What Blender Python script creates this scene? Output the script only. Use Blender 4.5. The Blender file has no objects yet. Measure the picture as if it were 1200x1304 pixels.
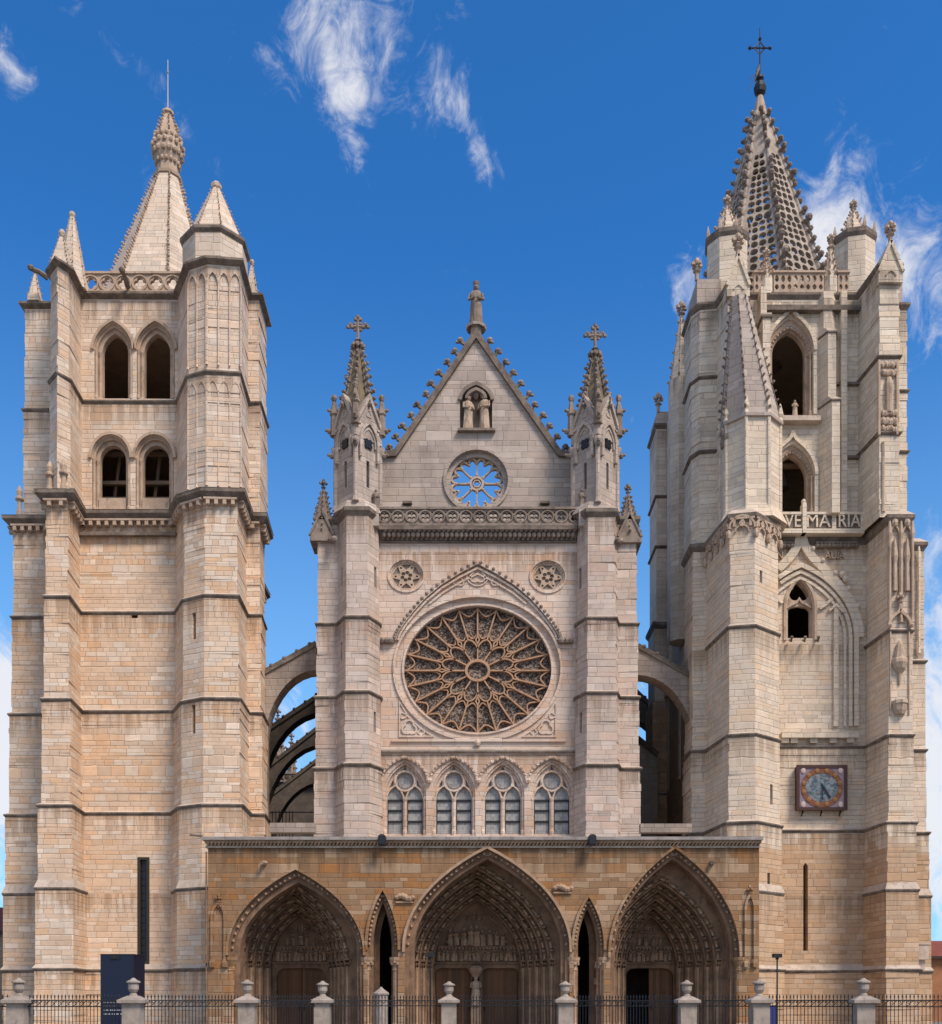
import bpy, math, random
import numpy as np
from math import sin, cos, pi, radians as R
from mathutils import Vector
from mathutils.geometry import tessellate_polygon
random.seed(7)
SC = bpy.context.scene
COL = SC.collection
# ---------------------------------------------------------------- survey: the photograph's scale
F, HY, D0, CH = 1333.333, 1275.0, 60.0, 1.7
def X(px, y): return (px-600)*(D0+y)/F
def Z(py, y): return CH+(HY-py)*(D0+y)/F
def S(y): return (D0+y)/F
# ---------------------------------------------------------------- materials
class NT:
    def __init__(s, name):
        s.m = bpy.data.materials.new(name); s.m.use_nodes = True
        s.t = s.m.node_tree; s.n = s.t.nodes; s.l = s.t.links
        s.b = s.n['Principled BSDF']
    def node(s, t, **k):
        n = s.n.new(t)
        for a, v in k.items(): setattr(n, a, v)
        return n
    def put(s, sock, v):
        if hasattr(v, 'is_output'): s.l.new(v, sock)
        else: sock.default_value = v
    def math(s, op, a, b=0.0, c=0.0, clamp=False):
        n = s.node('ShaderNodeMath', operation=op, use_clamp=clamp)
        s.put(n.inputs[0], a); s.put(n.inputs[1], b); s.put(n.inputs[2], c)
        return n.outputs[0]
    def vmath(s, op, a, b=(0, 0, 0)):
        n = s.node('ShaderNodeVectorMath', operation=op)
        s.put(n.inputs[0], a); s.put(n.inputs[1], b)
        return n.outputs['Value'] if op in ('DOT_PRODUCT', 'LENGTH') else n.outputs[0]
    def xyz(s, x, y, z=0.0):
        n = s.node('ShaderNodeCombineXYZ')
        s.put(n.inputs[0], x); s.put(n.inputs[1], y); s.put(n.inputs[2], z)
        return n.outputs[0]
    def sep(s, v):
        n = s.node('ShaderNodeSeparateXYZ'); s.put(n.inputs[0], v); return n.outputs
    def noise(s, v, scale, detail=3.0, rough=.55, dist=0.0):
        n = s.node('ShaderNodeTexNoise'); s.put(n.inputs['Vector'], v)
        n.inputs['Scale'].default_value = scale; n.inputs['Detail'].default_value = detail
        n.inputs['Roughness'].default_value = rough; n.inputs['Distortion'].default_value = dist
        return n.outputs[0]
    def white(s, v):
        n = s.node('ShaderNodeTexWhiteNoise', noise_dimensions='3D'); s.put(n.inputs[0], v); return n.outputs[0]
    def rng(s, v, a, b, c=0.0, d=1.0, smooth=True):
        n = s.node('ShaderNodeMapRange', interpolation_type='SMOOTHSTEP' if smooth else 'LINEAR')
        s.put(n.inputs[0], v); s.put(n.inputs[1], a); s.put(n.inputs[2], b); s.put(n.inputs[3], c); s.put(n.inputs[4], d)
        return n.outputs[0]
    def mix(s, f, a, b, mode='MIX'):
        n = s.node('ShaderNodeMix', data_type='RGBA', blend_type=mode)
        s.put(n.inputs[0], f)
        for i, v in ((6, a), (7, b)):
            if isinstance(v, tuple) and len(v) == 3: v = (*v, 1)
            s.put(n.inputs[i], v)
        return n.outputs[2]
    def grey(s, v): return s.xyz(v, v, v)
    def bump(s, h, st=.4, d=.03):
        n = s.node('ShaderNodeBump'); s.put(n.inputs['Height'], h)
        n.inputs['Strength'].default_value = st; n.inputs['Distance'].default_value = d
        s.l.new(n.outputs[0], s.b.inputs['Normal'])
    def fin(s, col, rough=.9, spec=.2, metal=0.0):
        if isinstance(col, tuple): col = (*col[:3], 1)
        s.put(s.b.inputs['Base Color'], col); s.put(s.b.inputs['Roughness'], rough)
        s.b.inputs['Specular IOR Level'].default_value = spec; s.b.inputs['Metallic'].default_value = metal
        return s.m

def ashlar(name, main, warm, pale, h=.34, w=.85, warm_amt=.5, pale_amt=.5, grime=.35, gcol=(.10, .085, .075),
           joint=.45, wear=.5, bands=None, seed=0.0, ledges=()):
    """coursed stone: each block its own tone, patches of renewed blocks, joints, soot streaks"""
    k = NT(name)
    g = k.node('ShaderNodeNewGeometry')
    P, N = g.outputs['Position'], g.outputs['True Normal']
    T = k.vmath('NORMALIZE', k.vmath('CROSS_PRODUCT', (0, 0, 1), N))
    u = k.vmath('DOT_PRODUCT', P, T)
    px, py, pz = k.sep(P)
    jit = k.math('MULTIPLY', k.math('SUBTRACT', k.noise(P, 1.1, 3), .5), .09)
    wz = k.node('ShaderNodeTexNoise', noise_dimensions='1D'); k.put(wz.inputs['W'], pz); wz.inputs['Scale'].default_value = .9; wz.inputs['Detail'].default_value = 1.5
    zz = k.math('DIVIDE', k.math('ADD', k.math('ADD', pz, jit), k.math('MULTIPLY', wz.outputs[0], .62)), h)
    row = k.math('FLOOR', zz)
    r1 = k.white(k.xyz(row, 3.7+seed, 1.1)); r2 = k.white(k.xyz(row, 9.1+seed, 5.3))
    wr = k.math('MULTIPLY', w, k.math('ADD', .5, k.math('MULTIPLY', r2, 1.3)))
    uu = k.math('ADD', k.math('DIVIDE', k.math('ADD', u, jit), wr), k.math('MULTIPLY', r1, 7.0))
    col = k.math('FLOOR', uu)
    key = k.math('ROUND', k.math('MULTIPLY', k.sep(N)[0], 3.0))
    rnd = k.white(k.xyz(col, row, key)); rnd2 = k.white(k.xyz(row, key, col))
    fu = k.math('FRACT', uu); fz = k.math('FRACT', zz)
    eu = k.math('MULTIPLY', k.math('MINIMUM', fu, k.math('SUBTRACT', 1.0, fu)), wr)
    ez = k.math('MULTIPLY', k.math('MINIMUM', fz, k.math('SUBTRACT', 1.0, fz)), h)
    e = k.math('MINIMUM', eu, ez)
    stone = k.rng(e, .004, .026)
    us = k.math('MULTIPLY', k.math('SUBTRACT', k.math('ADD', col, .5), k.math('MULTIPLY', r1, 7.0)), wr)
    sv = k.xyz(us, k.math('MULTIPLY', k.math('MULTIPLY', row, h), 1.5), k.math('ADD', key, seed))
    big = k.noise(sv, .30, 4, .68); big2 = k.noise(k.vmath('ADD', sv, (41, 17, 5)), .40, 4, .66)
    wf = k.rng(k.math('ADD', big, k.math('MULTIPLY', k.math('SUBTRACT', rnd, .5), .34)), .47, .74)
    pf = k.rng(k.math('ADD', big2, k.math('MULTIPLY', k.math('SUBTRACT', rnd2, .5), .30)), .51, .63)
    c = k.mix(k.math('MULTIPLY', wf, warm_amt), main, warm)
    c = k.mix(k.math('MULTIPLY', pf, pale_amt), c, pale)
    if bands:
        for (z0, z1, bc, amt) in bands:          # a zone of the building laid in another stone
            zr = k.math('ADD', k.math('MULTIPLY', row, h), k.math('MULTIPLY', k.math('SUBTRACT', k.noise(sv, .5, 2), .5), 5.0))
            f = k.math('MULTIPLY', k.rng(zr, z0-.3, z0+.3), k.math('SUBTRACT', 1.0, k.rng(zr, z1-.3, z1+.3)))
            f = k.math('MULTIPLY', f, k.math('MULTIPLY', amt, k.math('ADD', .55, k.math('MULTIPLY', rnd2, .45))))
            c = k.mix(f, c, bc)
    amp = k.rng(k.noise(k.vmath('ADD', P, (5, 1, 9)), .35, 3), .35, .65)
    tone = k.math('ADD', 1.0, k.math('MULTIPLY', k.math('SUBTRACT', rnd, .5), k.math('ADD', .08, k.math('MULTIPLY', amp, .26))))
    tone = k.math('MULTIPLY', tone, k.math('ADD', .78, k.math('MULTIPLY', k.noise(k.vmath('ADD', P, (seed, 3, 3)), .8, 6, .7), .44)))
    fine = k.math('ADD', .80, k.math('MULTIPLY', k.noise(P, 3.2, 6, .75), .40))
    c = k.mix(1.0, c, k.grey(k.math('MULTIPLY', tone, fine)), 'MULTIPLY')
    c = k.mix(k.math('MULTIPLY', k.math('SUBTRACT', 1.0, stone), k.math('MULTIPLY', k.rng(k.noise(k.vmath('ADD', P, (1, 8, 2)), .7, 4, .65), .36, .66), joint*.78)), c, (.19, .135, .10))
    st = k.noise(k.vmath('MULTIPLY', k.vmath('ADD', P, (seed*3, 0, 0)), (1.0, 1.0, .16)), .9, 5, .65)
    bl = k.noise(k.vmath('ADD', P, (seed*5, 7, 2)), .22, 4, .6)
    gf = k.math('MULTIPLY', k.rng(k.math('ADD', k.math('MULTIPLY', st, .55), k.math('MULTIPLY', bl, .45)), .50, .68), grime)
    c = k.mix(gf, c, gcol)
    if ledges:                                   # dirt washed down from the ledges in ragged streaks
        run = k.noise(k.vmath('MULTIPLY', k.vmath('ADD', P, (seed, 0, 0)), (2.6, 2.6, .10)), 1.0, 5, .7)
        lf = 0.0
        for zl in ledges: lf = k.math('MAXIMUM', lf, k.math('MULTIPLY', k.rng(pz, zl-2.6, zl-.1), k.math('LESS_THAN', pz, zl)))
        c = k.mix(k.math('MULTIPLY', k.rng(k.math('ADD', run, k.math('MULTIPLY', lf, .16)), .53, .72), k.math('MULTIPLY', lf, .62)), c, gcol)
    hh = k.math('ADD', k.math('MULTIPLY', stone, .7), k.math('ADD', k.math('MULTIPLY', k.math('ADD', rnd2, k.math('MULTIPLY', pf, 1.4)), .45*wear), k.math('MULTIPLY', k.noise(P, 7.0, 5, .7), .55*wear)))
    k.bump(hh, .7, .05)
    return k.fin(c, .94, .08)

def rough_stone(name, a, b, scale=1.2, bump=.5, dark=(.07, .06, .055), df=.3, zs=.4):
    k = NT(name)
    P = k.node('ShaderNodeNewGeometry').outputs['Position']
    c = k.mix(k.rng(k.noise(P, scale, 5, .65), .35, .65), a, b)
    d = k.rng(k.noise(k.vmath('MULTIPLY', P, (1, 1, zs)), scale*2.3, 5, .7), .52, .68)
    c = k.mix(k.math('MULTIPLY', d, df), c, dark)
    c = k.mix(1.0, c, k.grey(k.math('ADD', .8, k.math('MULTIPLY', k.noise(P, 9, 4, .7), .4))), 'MULTIPLY')
    k.bump(k.noise(P, 6, 6, .7), bump, .05)
    return k.fin(c, .93, .12)

def plain(name, c, rough=.5, spec=.3, metal=0.0, var=.15, sc=3.0):
    k = NT(name)
    P = k.node('ShaderNodeNewGeometry').outputs['Position']
    v = k.grey(k.math('ADD', 1-var, k.math('MULTIPLY', k.noise(P, sc, 5, .7), 2*var)))
    return k.fin(k.mix(1.0, (*c, 1), v, 'MULTIPLY'), rough, spec, metal)

MT = {}
MT['left_low'] = ashlar('tan_ashlar', (.64, .475, .345), (.58, .36, .205), (.68, .585, .485), h=.29, w=.72, warm_amt=.72, pale_amt=.7, grime=.12, gcol=(.28, .17, .10), joint=.40, ledges=(3.5, 8.1, 12.9, 19, 24.9, 30.2), seed=1)
MT['left_top'] = ashlar('pale_ashlar', (.62, .49, .385), (.56, .375, .235), (.66, .575, .485), h=.29, w=.72, warm_amt=.65, pale_amt=.7, grime=.2, gcol=(.26, .17, .115), joint=.42, ledges=(37.5, 43.7), seed=2)
MT['front'] = ashlar('pinkish_ashlar', (.59, .465, .38), (.49, .31, .20), (.62, .53, .455), h=.36, w=.9, warm_amt=.6, pale_amt=.6, grime=.42, gcol=(.27, .155, .085), joint=.34, ledges=(16.7, 29.0), seed=4)
MT['pier'] = ashlar('grey_pink_ashlar', (.50, .41, .35), (.47, .315, .235), (.58, .495, .43), h=.36, w=.9, warm_amt=.55, pale_amt=.7, grime=.34, gcol=(.20, .13, .085), joint=.35, ledges=(15.7, 20.0, 24.4, 30.5), seed=5)
MT['gable'] = ashlar('grey_ashlar', (.40, .335, .29), (.40, .305, .235), (.51, .44, .385), h=.38, w=1.0, warm_amt=.4, pale_amt=.6, grime=.42, joint=.36, seed=6)
MT['porch'] = ashlar('ochre_ashlar', (.275, .168, .095), (.29, .13, .045), (.40, .30, .21), h=.31, w=.85, warm_amt=.85, pale_amt=.6, grime=.6, gcol=(.12, .075, .045), joint=.55, ledges=(9.9,), seed=7)
MT['right_low'] = ashlar('buff_grey_ashlar', (.62, .51, .40), (.52, .345, .20), (.59, .51, .42), h=.30, w=.75, warm_amt=.5, pale_amt=.6, grime=.16, gcol=(.26, .18, .12), joint=.42, ledges=(8, 11.9, 16.9, 23.1, 29.4), seed=8,
                        bands=[(-3, 11.2, (.43, .255, .135), .85)])
MT['right_top'] = ashlar('cream_ashlar', (.63, .53, .415), (.58, .445, .31), (.66, .585, .485), h=.34, w=.95, warm_amt=.4, pale_amt=.55, grime=.32, gcol=(.20, .155, .12), joint=.36, ledges=(43.7,), seed=9)
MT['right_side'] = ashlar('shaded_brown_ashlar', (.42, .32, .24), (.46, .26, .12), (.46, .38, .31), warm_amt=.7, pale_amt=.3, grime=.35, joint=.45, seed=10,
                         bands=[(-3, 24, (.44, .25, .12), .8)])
MT['spire_left'] = ashlar('pale_spire_ashlar', (.58, .47, .37), (.55, .41, .30), (.61, .53, .44), h=.33, w=.75, grime=.2, gcol=(.24, .18, .13), joint=.09, seed=11)
MT['carve'] = rough_stone('carved_limestone', (.49, .375, .285), (.40, .295, .215), df=.45)
MT['carve_grey'] = rough_stone('weathered_carving', (.29, .235, .195), (.19, .15, .122), df=.6)
MT['lichen'] = rough_stone('lichened_stone', (.20, .165, .10), (.13, .115, .095), 2.0, df=.5)
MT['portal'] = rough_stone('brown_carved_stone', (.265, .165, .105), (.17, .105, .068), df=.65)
MT['portal_pale'] = rough_stone('pale_portal_stone', (.42, .29, .195), (.31, .21, .14), df=.35)
MT['crust_shade'] = rough_stone('soot_shade_ledge', (.23, .185, .15), (.13, .105, .085), 1.6, df=.5)  # black crust and the shade under mouldings, both put into this colour
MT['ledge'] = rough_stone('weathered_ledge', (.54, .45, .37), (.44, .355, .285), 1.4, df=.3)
MT['dark_rib'] = rough_stone('shade_black_stone', (.13, .105, .085), (.085, .07, .058), df=.5)  # near-black: shade beside the nave put into the colour, along with blackening
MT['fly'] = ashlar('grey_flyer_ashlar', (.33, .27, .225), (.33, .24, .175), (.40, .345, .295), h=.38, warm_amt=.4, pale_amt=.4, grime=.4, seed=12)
MT['pillar'] = rough_stone('pale_granite', (.36, .305, .26), (.27, .23, .195), 2.5, .3, df=.35)
MT['spire_grey'] = rough_stone('grey_spire_stone', (.43, .365, .305), (.32, .265, .22), df=.45)
MT['tracery'] = rough_stone('rust_stained_tracery', (.44, .275, .175), (.37, .225, .14), 2.2, .3, df=.2)
MT['iron'] = plain('black_iron', (.012, .012, .014), .5, .4)
MT['rust'] = plain('dark_bronze', (.03, .022, .014), .6, .4)
MT['wood'] = None
def wood():
    k = NT('brown_door_wood')
    P = k.node('ShaderNodeNewGeometry').outputs['Position']
    x, y, z = k.sep(P)
    b = k.white(k.xyz(k.math('FLOOR', k.math('DIVIDE', x, .19)), 0, 0))
    n = k.noise(k.vmath('MULTIPLY', P, (12, 12, .8)), 1.5, 5, .6)
    c = k.mix(n, (.10, .045, .02), (.19, .09, .04))
    c = k.mix(1.0, c, k.grey(k.math('ADD', .7, k.math('MULTIPLY', b, .6))), 'MULTIPLY')
    k.bump(k.math('ADD', n, k.rng(k.math('FRACT', k.math('DIVIDE', x, .19)), 0, .06)), .5, .02)
    return k.fin(c, .6, .3)
MT['wood'] = wood()
def glass_pale():
    k = NT('leaded_grey_glass')
    P = k.node('ShaderNodeNewGeometry').outputs['Position']
    n = k.noise(P, 3.2, 4, .7); v = k.white(k.vmath('FLOOR', k.vmath('MULTIPLY', P, (7, .1, 5))))
    gx, gy, gz = k.sep(P); ld = k.math('MINIMUM', k.rng(k.math('PINGPONG', gx, .085), 0, .014), k.rng(k.math('PINGPONG', k.math('ADD', gz, k.math('MULTIPLY', n, .04)), .11), 0, .016))
    c = k.mix(k.math('ADD', k.math('MULTIPLY', n, .7), k.math('MULTIPLY', k.math('SUBTRACT', v, .3), .55)), (.20, .20, .20), (.42, .415, .40))
    c = k.mix(k.math('MULTIPLY', k.math('SUBTRACT', 1.0, ld), .45), c, (.05, .05, .05))
    k.bump(n, .25, .02)
    return k.fin(c, .5, .3)
MT['glass'] = glass_pale()
def glass_dark():
    k = NT('dark_stained_glass')
    P = k.node('ShaderNodeNewGeometry').outputs['Position']
    vn = k.node('ShaderNodeTexVoronoi'); vn.inputs['Scale'].default_value = 13; k.l.new(P, vn.inputs['Vector'])
    v2 = k.noise(P, 7.0, 5, .75)
    c = k.mix(k.rng(k.math('MULTIPLY', k.math('ADD', k.sep(vn.outputs['Color'])[0], v2), .5), .42, .74), (.06, .044, .035), (.31, .25, .205))
    return k.fin(c, .85, .05)
MT['rose_glass'] = glass_dark()
MT['void'] = plain('unlit_glass', (.012, .013, .017), .35, .4)
MT['navy'] = plain('navy_panel', (.006, .011, .032), .35, .4, var=.05)
MT['blue'] = plain('blue_panel', (.03, .04, .16), .5)
MT['white_paint'] = plain('white_lettering', (.45, .45, .46), .6)
MT['lead'] = rough_stone('lead_flashing', (.33, .30, .28), (.24, .215, .20), 1.5, .2, df=.4)
MT['pipe'] = plain('grey_steel_pipe', (.30, .30, .31), .45, .5)
MT['steel'] = plain('bright_steel', (.5, .5, .5), .35, .5, .6)
def tiles():
    k = NT('red_roof_tiles')
    P = k.node('ShaderNodeNewGeometry').outputs['Position']
    x, y, z = k.sep(P)
    f = k.math('SINE', k.math('MULTIPLY', x, 24.0))
    c = k.mix(k.noise(P, 2.5, 4), (.20, .05, .035), (.32, .11, .07))
    k.bump(f, .8, .06)
    return k.fin(c, .85)
MT['tile'] = tiles()
MT['plaster'] = rough_stone('orange_plaster', (.36, .17, .09), (.30, .14, .075), .8, .2, df=.25)
MT['rubble'] = ashlar('rubble_wall', (.30, .24, .185), (.30, .2, .12), (.36, .31, .26), h=.28, w=.5, joint=.6, seed=14)
def paving():
    k = NT('plaza_paving')
    P = k.node('ShaderNodeNewGeometry').outputs['Position']
    br = k.node('ShaderNodeTexBrick'); k.l.new(P, br.inputs['Vector'])
    br.inputs['Scale'].default_value = 1.0
    br.inputs['Color1'].default_value = (.27, .245, .22, 1); br.inputs['Color2'].default_value = (.22, .20, .18, 1)
    br.inputs['Mortar'].default_value = (.12, .11, .10, 1); br.inputs['Mortar Size'].default_value = .012
    c = k.mix(k.math('MULTIPLY', k.noise(P, .7, 5), .5), br.outputs[0], (.17, .155, .14))
    return k.fin(c, .9)
MT['paving'] = paving()
# ---------------------------------------------------------------- mesh collector
def FR(ox, oy, ang=0.0):
    c, s = cos(ang), sin(ang)
    return lambda u, v, d: (ox+u*c-d*s, oy+u*s+d*c, v)
def FY(y): return FR(0, y, 0)
ROOT = {}
class M:
    def __init__(s): s.v = []; s.f = []
    def add(s, vs, fs):
        b = len(s.v); s.v += [tuple(p) for p in vs]; s.f += [tuple(i+b for i in f) for f in fs]; return s
    def box(s, x0, x1, y0, y1, z0, z1):
        return s.add([(x0, y0, z0), (x1, y0, z0), (x1, y1, z0), (x0, y1, z0), (x0, y0, z1), (x1, y0, z1), (x1, y1, z1), (x0, y1, z1)],
                     [(0, 1, 5, 4), (1, 2, 6, 5), (2, 3, 7, 6), (3, 0, 4, 7), (4, 5, 6, 7), (3, 2, 1, 0)])
    def fbox(s, fr, u0, u1, v0, v1, d0, d1):
        p = [fr(u, v, d) for v in (v0, v1) for (u, d) in ((u0, d0), (u1, d0), (u1, d1), (u0, d1))]
        return s.add(p, [(0, 1, 5, 4), (1, 2, 6, 5), (2, 3, 7, 6), (3, 0, 4, 7), (4, 5, 6, 7), (3, 2, 1, 0)])
    def prism(s, p, z0, z1, q=None, cap=True, skip=()):
        q = q or p; n = len(p)
        vs = [(a[0], a[1], z0) for a in p]+[(a[0], a[1], z1) for a in q]
        fs = [(i, (i+1) % n, (i+1) % n+n, i+n) for i in range(n) if i not in skip]
        s.add(vs, fs)
        if cap: s.cap(q, z1); s.cap(p, z0, True)
        return s
    def cap(s, p, z, rev=False):
        vs = [Vector((a[0], a[1], 0)) for a in p]
        t = tessellate_polygon([vs])
        return s.add([(a[0], a[1], z) for a in p], [tuple(reversed(f)) if rev else f for f in t])
    def cone(s, p, z0, apex):
        n = len(p)
        return s.add([(a[0], a[1], z0) for a in p]+[apex], [(i, (i+1) % n, n) for i in range(n)])
    def panel(s, outer, holes, d0, d1, fr, back=False, rim=True):
        loops = [outer]+list(holes)
        vv = [[Vector((a[0], a[1], 0)) for a in L] for L in loops]
        t = tessellate_polygon(vv)
        flat = [a for L in loops for a in L]
        s.add([fr(a[0], a[1], d0) for a in flat], t)
        if back: s.add([fr(a[0], a[1], d1) for a in flat], [tuple(reversed(f)) for f in t])
        for k, L in enumerate(loops):
            if k == 0 and not rim: continue
            n = len(L)
            s.add([fr(a[0], a[1], d0) for a in L]+[fr(a[0], a[1], d1) for a in L],
                  [(i, i+n, (i+1) % n+n, (i+1) % n) for i in range(n)])
        return s
    def loft(s, fr, pa, da, pb, db, closed=False):
        n = len(pa); r = n if closed else n-1
        return s.add([fr(a[0], a[1], da) for a in pa]+[fr(a[0], a[1], db) for a in pb],
                     [(i, (i+1) % n, (i+1) % n+n, i+n) for i in range(r)])
    def order(s, fr, outer, inner, d0, d1, closed=False):     # one stepped order of an arch
        s.loft(fr, outer, d0, inner, d0, closed); return s.loft(fr, inner, d0, inner, d1, closed)
    def bar(s, path, w, d0, d1, fr, closed=False):            # moulding along a path in the wall's plane
        n = len(path); L = []; Rr = []
        for i in range(n):
            a = Vector(path[i-1] if (i > 0 or closed) else path[i]); b = Vector(path[i]); c = Vector(path[(i+1) % n] if (i < n-1 or closed) else path[i])
            d1_ = (b-a); d2_ = (c-b)
            if d1_.length < 1e-7: d1_ = d2_
            if d2_.length < 1e-7: d2_ = d1_
            d1_ = d1_.normalized(); d2_ = d2_.normalized()
            n1 = Vector((-d1_.y, d1_.x)); n2 = Vector((-d2_.y, d2_.x)); m = n1+n2
            if m.length < 1e-4: m = n1
            m = m.normalized(); k = (w/2)/max(.45, m.dot(n1))
            L.append(b+m*k); Rr.append(b-m*k)
        s.loft(fr, L, d0, Rr, d0, closed); s.loft(fr, L, d1, L, d0, closed); s.loft(fr, Rr, d0, Rr, d1, closed)
        if not closed:
            for i in (0, -1):
                s.add([fr(*L[i], d0), fr(*Rr[i], d0), fr(*Rr[i], d1), fr(*L[i], d1)], [(0, 1, 2, 3)])
        return s
    def tube(s, pts, r, n=6, r2=None):
        pts = [Vector(p) for p in pts]; rings = []; r2 = r if r2 is None else r2
        for i, p in enumerate(pts):
            t = (pts[min(i+1, len(pts)-1)]-pts[max(i-1, 0)]).normalized()
            a = t.cross(Vector((0, 0, 1)) if abs(t.z) < .9 else Vector((1, 0, 0))).normalized(); b = t.cross(a)
            q = r+(r2-r)*i/max(1, len(pts)-1)
            rings.append([p+a*q*cos(2*pi*k/n)+b*q*sin(2*pi*k/n) for k in range(n)])
        vs = [v for g in rings for v in g]; fs = []
        for i in range(len(pts)-1):
            for k in range(n): fs.append((i*n+k, i*n+(k+1) % n, (i+1)*n+(k+1) % n, (i+1)*n+k))
        fs.append(tuple(range(n))[::-1]); fs.append(tuple((len(pts)-1)*n+k for k in range(n)))
        return s.add(vs, fs)
    def lathe(s, cx, cy, prof, n=8, rot=0.0, sx=1.0, sy=1.0):
        vs = []; fs = []
        for (r, z) in prof:
            vs += [(cx+r*sx*cos(rot+2*pi*k/n), cy+r*sy*sin(rot+2*pi*k/n), z) for k in range(n)]
        for i in range(len(prof)-1):
            for k in range(n): fs.append((i*n+k, i*n+(k+1) % n, (i+1)*n+(k+1) % n, (i+1)*n+k))
        fs.append(tuple(range(n))[::-1]); fs.append(tuple((len(prof)-1)*n+k for k in range(n)))
        return s.add(vs, fs)
    def ball(s, c, r, sz=1.0, n=6, m=4, sx=1.0, sy=1.0):
        prof = [(max(.02*r, r*sin(pi*i/m)), c[2]-r*sz*cos(pi*i/m)) for i in range(m+1)]
        return s.lathe(c[0], c[1], prof, n, random.random(), sx, sy)
    def pieces(s):
        n = len(s.v); par = list(range(n))
        def find(i):
            while par[i] != i: par[i] = par[par[i]]; i = par[i]
            return i
        for f in s.f:
            r0 = find(f[0])
            for i in f[1:]:
                r = find(i)
                if r != r0: par[r] = r0
        root = [find(i) for i in range(n)]; ids = sorted({root[f[0]] for f in s.f}); k = len(ids)
        if k < 2 or k > 800: return None
        ix = {r: j for j, r in enumerate(ids)}; isl = np.array([ix.get(r, -1) for r in root]); P = np.array(s.v)
        P = P[isl >= 0]; il = isl[isl >= 0]
        lo = np.full((k, 3), np.inf); hi = np.full((k, 3), -np.inf); np.minimum.at(lo, il, P); np.maximum.at(hi, il, P)
        size = (hi-lo).max(axis=1); gap = np.maximum(0, np.maximum(lo[:, None]-hi[None], lo[None]-hi[:, None]))
        near = np.sqrt((gap**2).sum(axis=2)) <= np.maximum(.02, .5*np.maximum(size[:, None], size[None]))
        lab_ = -np.ones(k, int); c = 0
        for i in range(k):
            if lab_[i] >= 0: continue
            st = [i]; lab_[i] = c
            while st:
                j = st.pop()
                for q in np.nonzero(near[j] & (lab_ < 0))[0]: lab_[q] = c; st.append(q)
            c += 1
        if c < 2 or c > 40: return None
        out = []
        for q in range(c):
            m = M(); mp = {}
            for f in s.f:
                if lab_[ix[root[f[0]]]] != q: continue
                g = []
                for i in f:
                    if i not in mp: mp[i] = len(m.v); m.v.append(s.v[i])
                    g.append(mp[i])
                m.f.append(tuple(g))
            out.append(m)
        out.sort(key=lambda m: -len(m.v)); return out
    def build(s, name, mat, parent=None, smooth=False, loc=None, split=True):
        if split and parent is not None:
            ps = s.pieces()
            if ps:
                os_ = [p.build(name, mat, parent, smooth, loc, False) for p in ps]; return os_[0]
        me = bpy.data.meshes.new(name)
        o = bpy.data.objects.new(name, me); COL.objects.link(o)
        if parent is not None:
            L = ROOT[parent.name]; o.parent = parent
        else:
            L = loc or (0, 0, 0); o.location = L
        ROOT[o.name] = L
        me.from_pydata([(a[0]-L[0], a[1]-L[1], a[2]-L[2]) for a in s.v], [], s.f)
        me.validate(); me.update()
        me.materials.append(MT[mat])
        if smooth:
            for p in me.polygons: p.use_smooth = True
        return o

def tag(o, label, cat, group=None, kind=None):
    if label: o['label'] = label
    if cat: o['category'] = cat
    if group: o['group'] = group
    if kind: o['kind'] = kind
    return o
def thing(name, label, cat, loc, group=None):
    o = bpy.data.objects.new(name, None); COL.objects.link(o); o.location = loc; o.empty_display_size = .5
    ROOT[o.name] = tuple(loc); return tag(o, label, cat, group)
def lab(o, label): o['label'] = label; return o

# ---------------------------------------------------------------- shapes
def offset(p, o):
    n = len(p); out = []
    for i in range(n):
        a, b, c = Vector(p[i-1]), Vector(p[i]), Vector(p[(i+1) % n])
        e1 = (b-a).normalized(); e2 = (c-b).normalized()
        n1 = Vector((e1.y, -e1.x)); n2 = Vector((e2.y, -e2.x)); m = n1+n2
        if m.length < 1e-4: m = n1
        m.normalize(); k = o/max(.4, m.dot(n1))
        out.append((b.x+m.x*k, b.y+m.y*k))
    return out
def regular(cx, cy, r, n=8, rot=None):
    rot = pi/n if rot is None else rot
    return [(cx+r*cos(rot+2*pi*k/n), cy+r*sin(rot+2*pi*k/n)) for k in range(n)]
def arch(cx, hw, zs, rise, zb, n=9, k=1.6):
    h = max(rise, hw*k); sc = rise/h
    Rr = (hw*hw+h*h)/(2*hw); a1 = math.atan2(h, -(-hw+Rr))   # centre at cx-hw+Rr
    ccx = cx-hw+Rr; end = math.atan2(h, cx-ccx)
    L = [(ccx+Rr*cos(pi+(end-pi)*i/n), zs+sc*Rr*sin(pi+(end-pi)*i/n)) for i in range(n+1)]
    L[-1] = (cx, zs+rise)
    Rt = [(2*cx-a, b) for (a, b) in reversed(L[:-1])]
    pts = L+Rt
    if zb is not None: pts = [(cx-hw, zb)]+pts+[(cx+hw, zb)]
    return pts
def rarch(cx, hw, zs, zb, n=14, k=1.0):
    pts = [(cx-hw*cos(pi*i/n), zs+hw*k*sin(pi*i/n)) for i in range(n+1)]
    return [(cx-hw, zb)]+pts+[(cx+hw, zb)] if zb is not None else pts
def ell(cx, cz, rx, rz, n=32, ph=0.0): return [(cx+rx*cos(ph+2*pi*i/n), cz+rz*sin(ph+2*pi*i/n)) for i in range(n)]
def foil(cx, cz, r, lobes=4, n=24, ph=0.0, rz=None, depth=.34):
    rz = rz or r
    return [(cx+r*((1-depth)+depth*abs(cos(lobes/2*(t-ph))))*cos(t), cz+rz*((1-depth)+depth*abs(cos(lobes/2*(t-ph))))*sin(t)) for t in (2*pi*i/n for i in range(n))]
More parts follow.
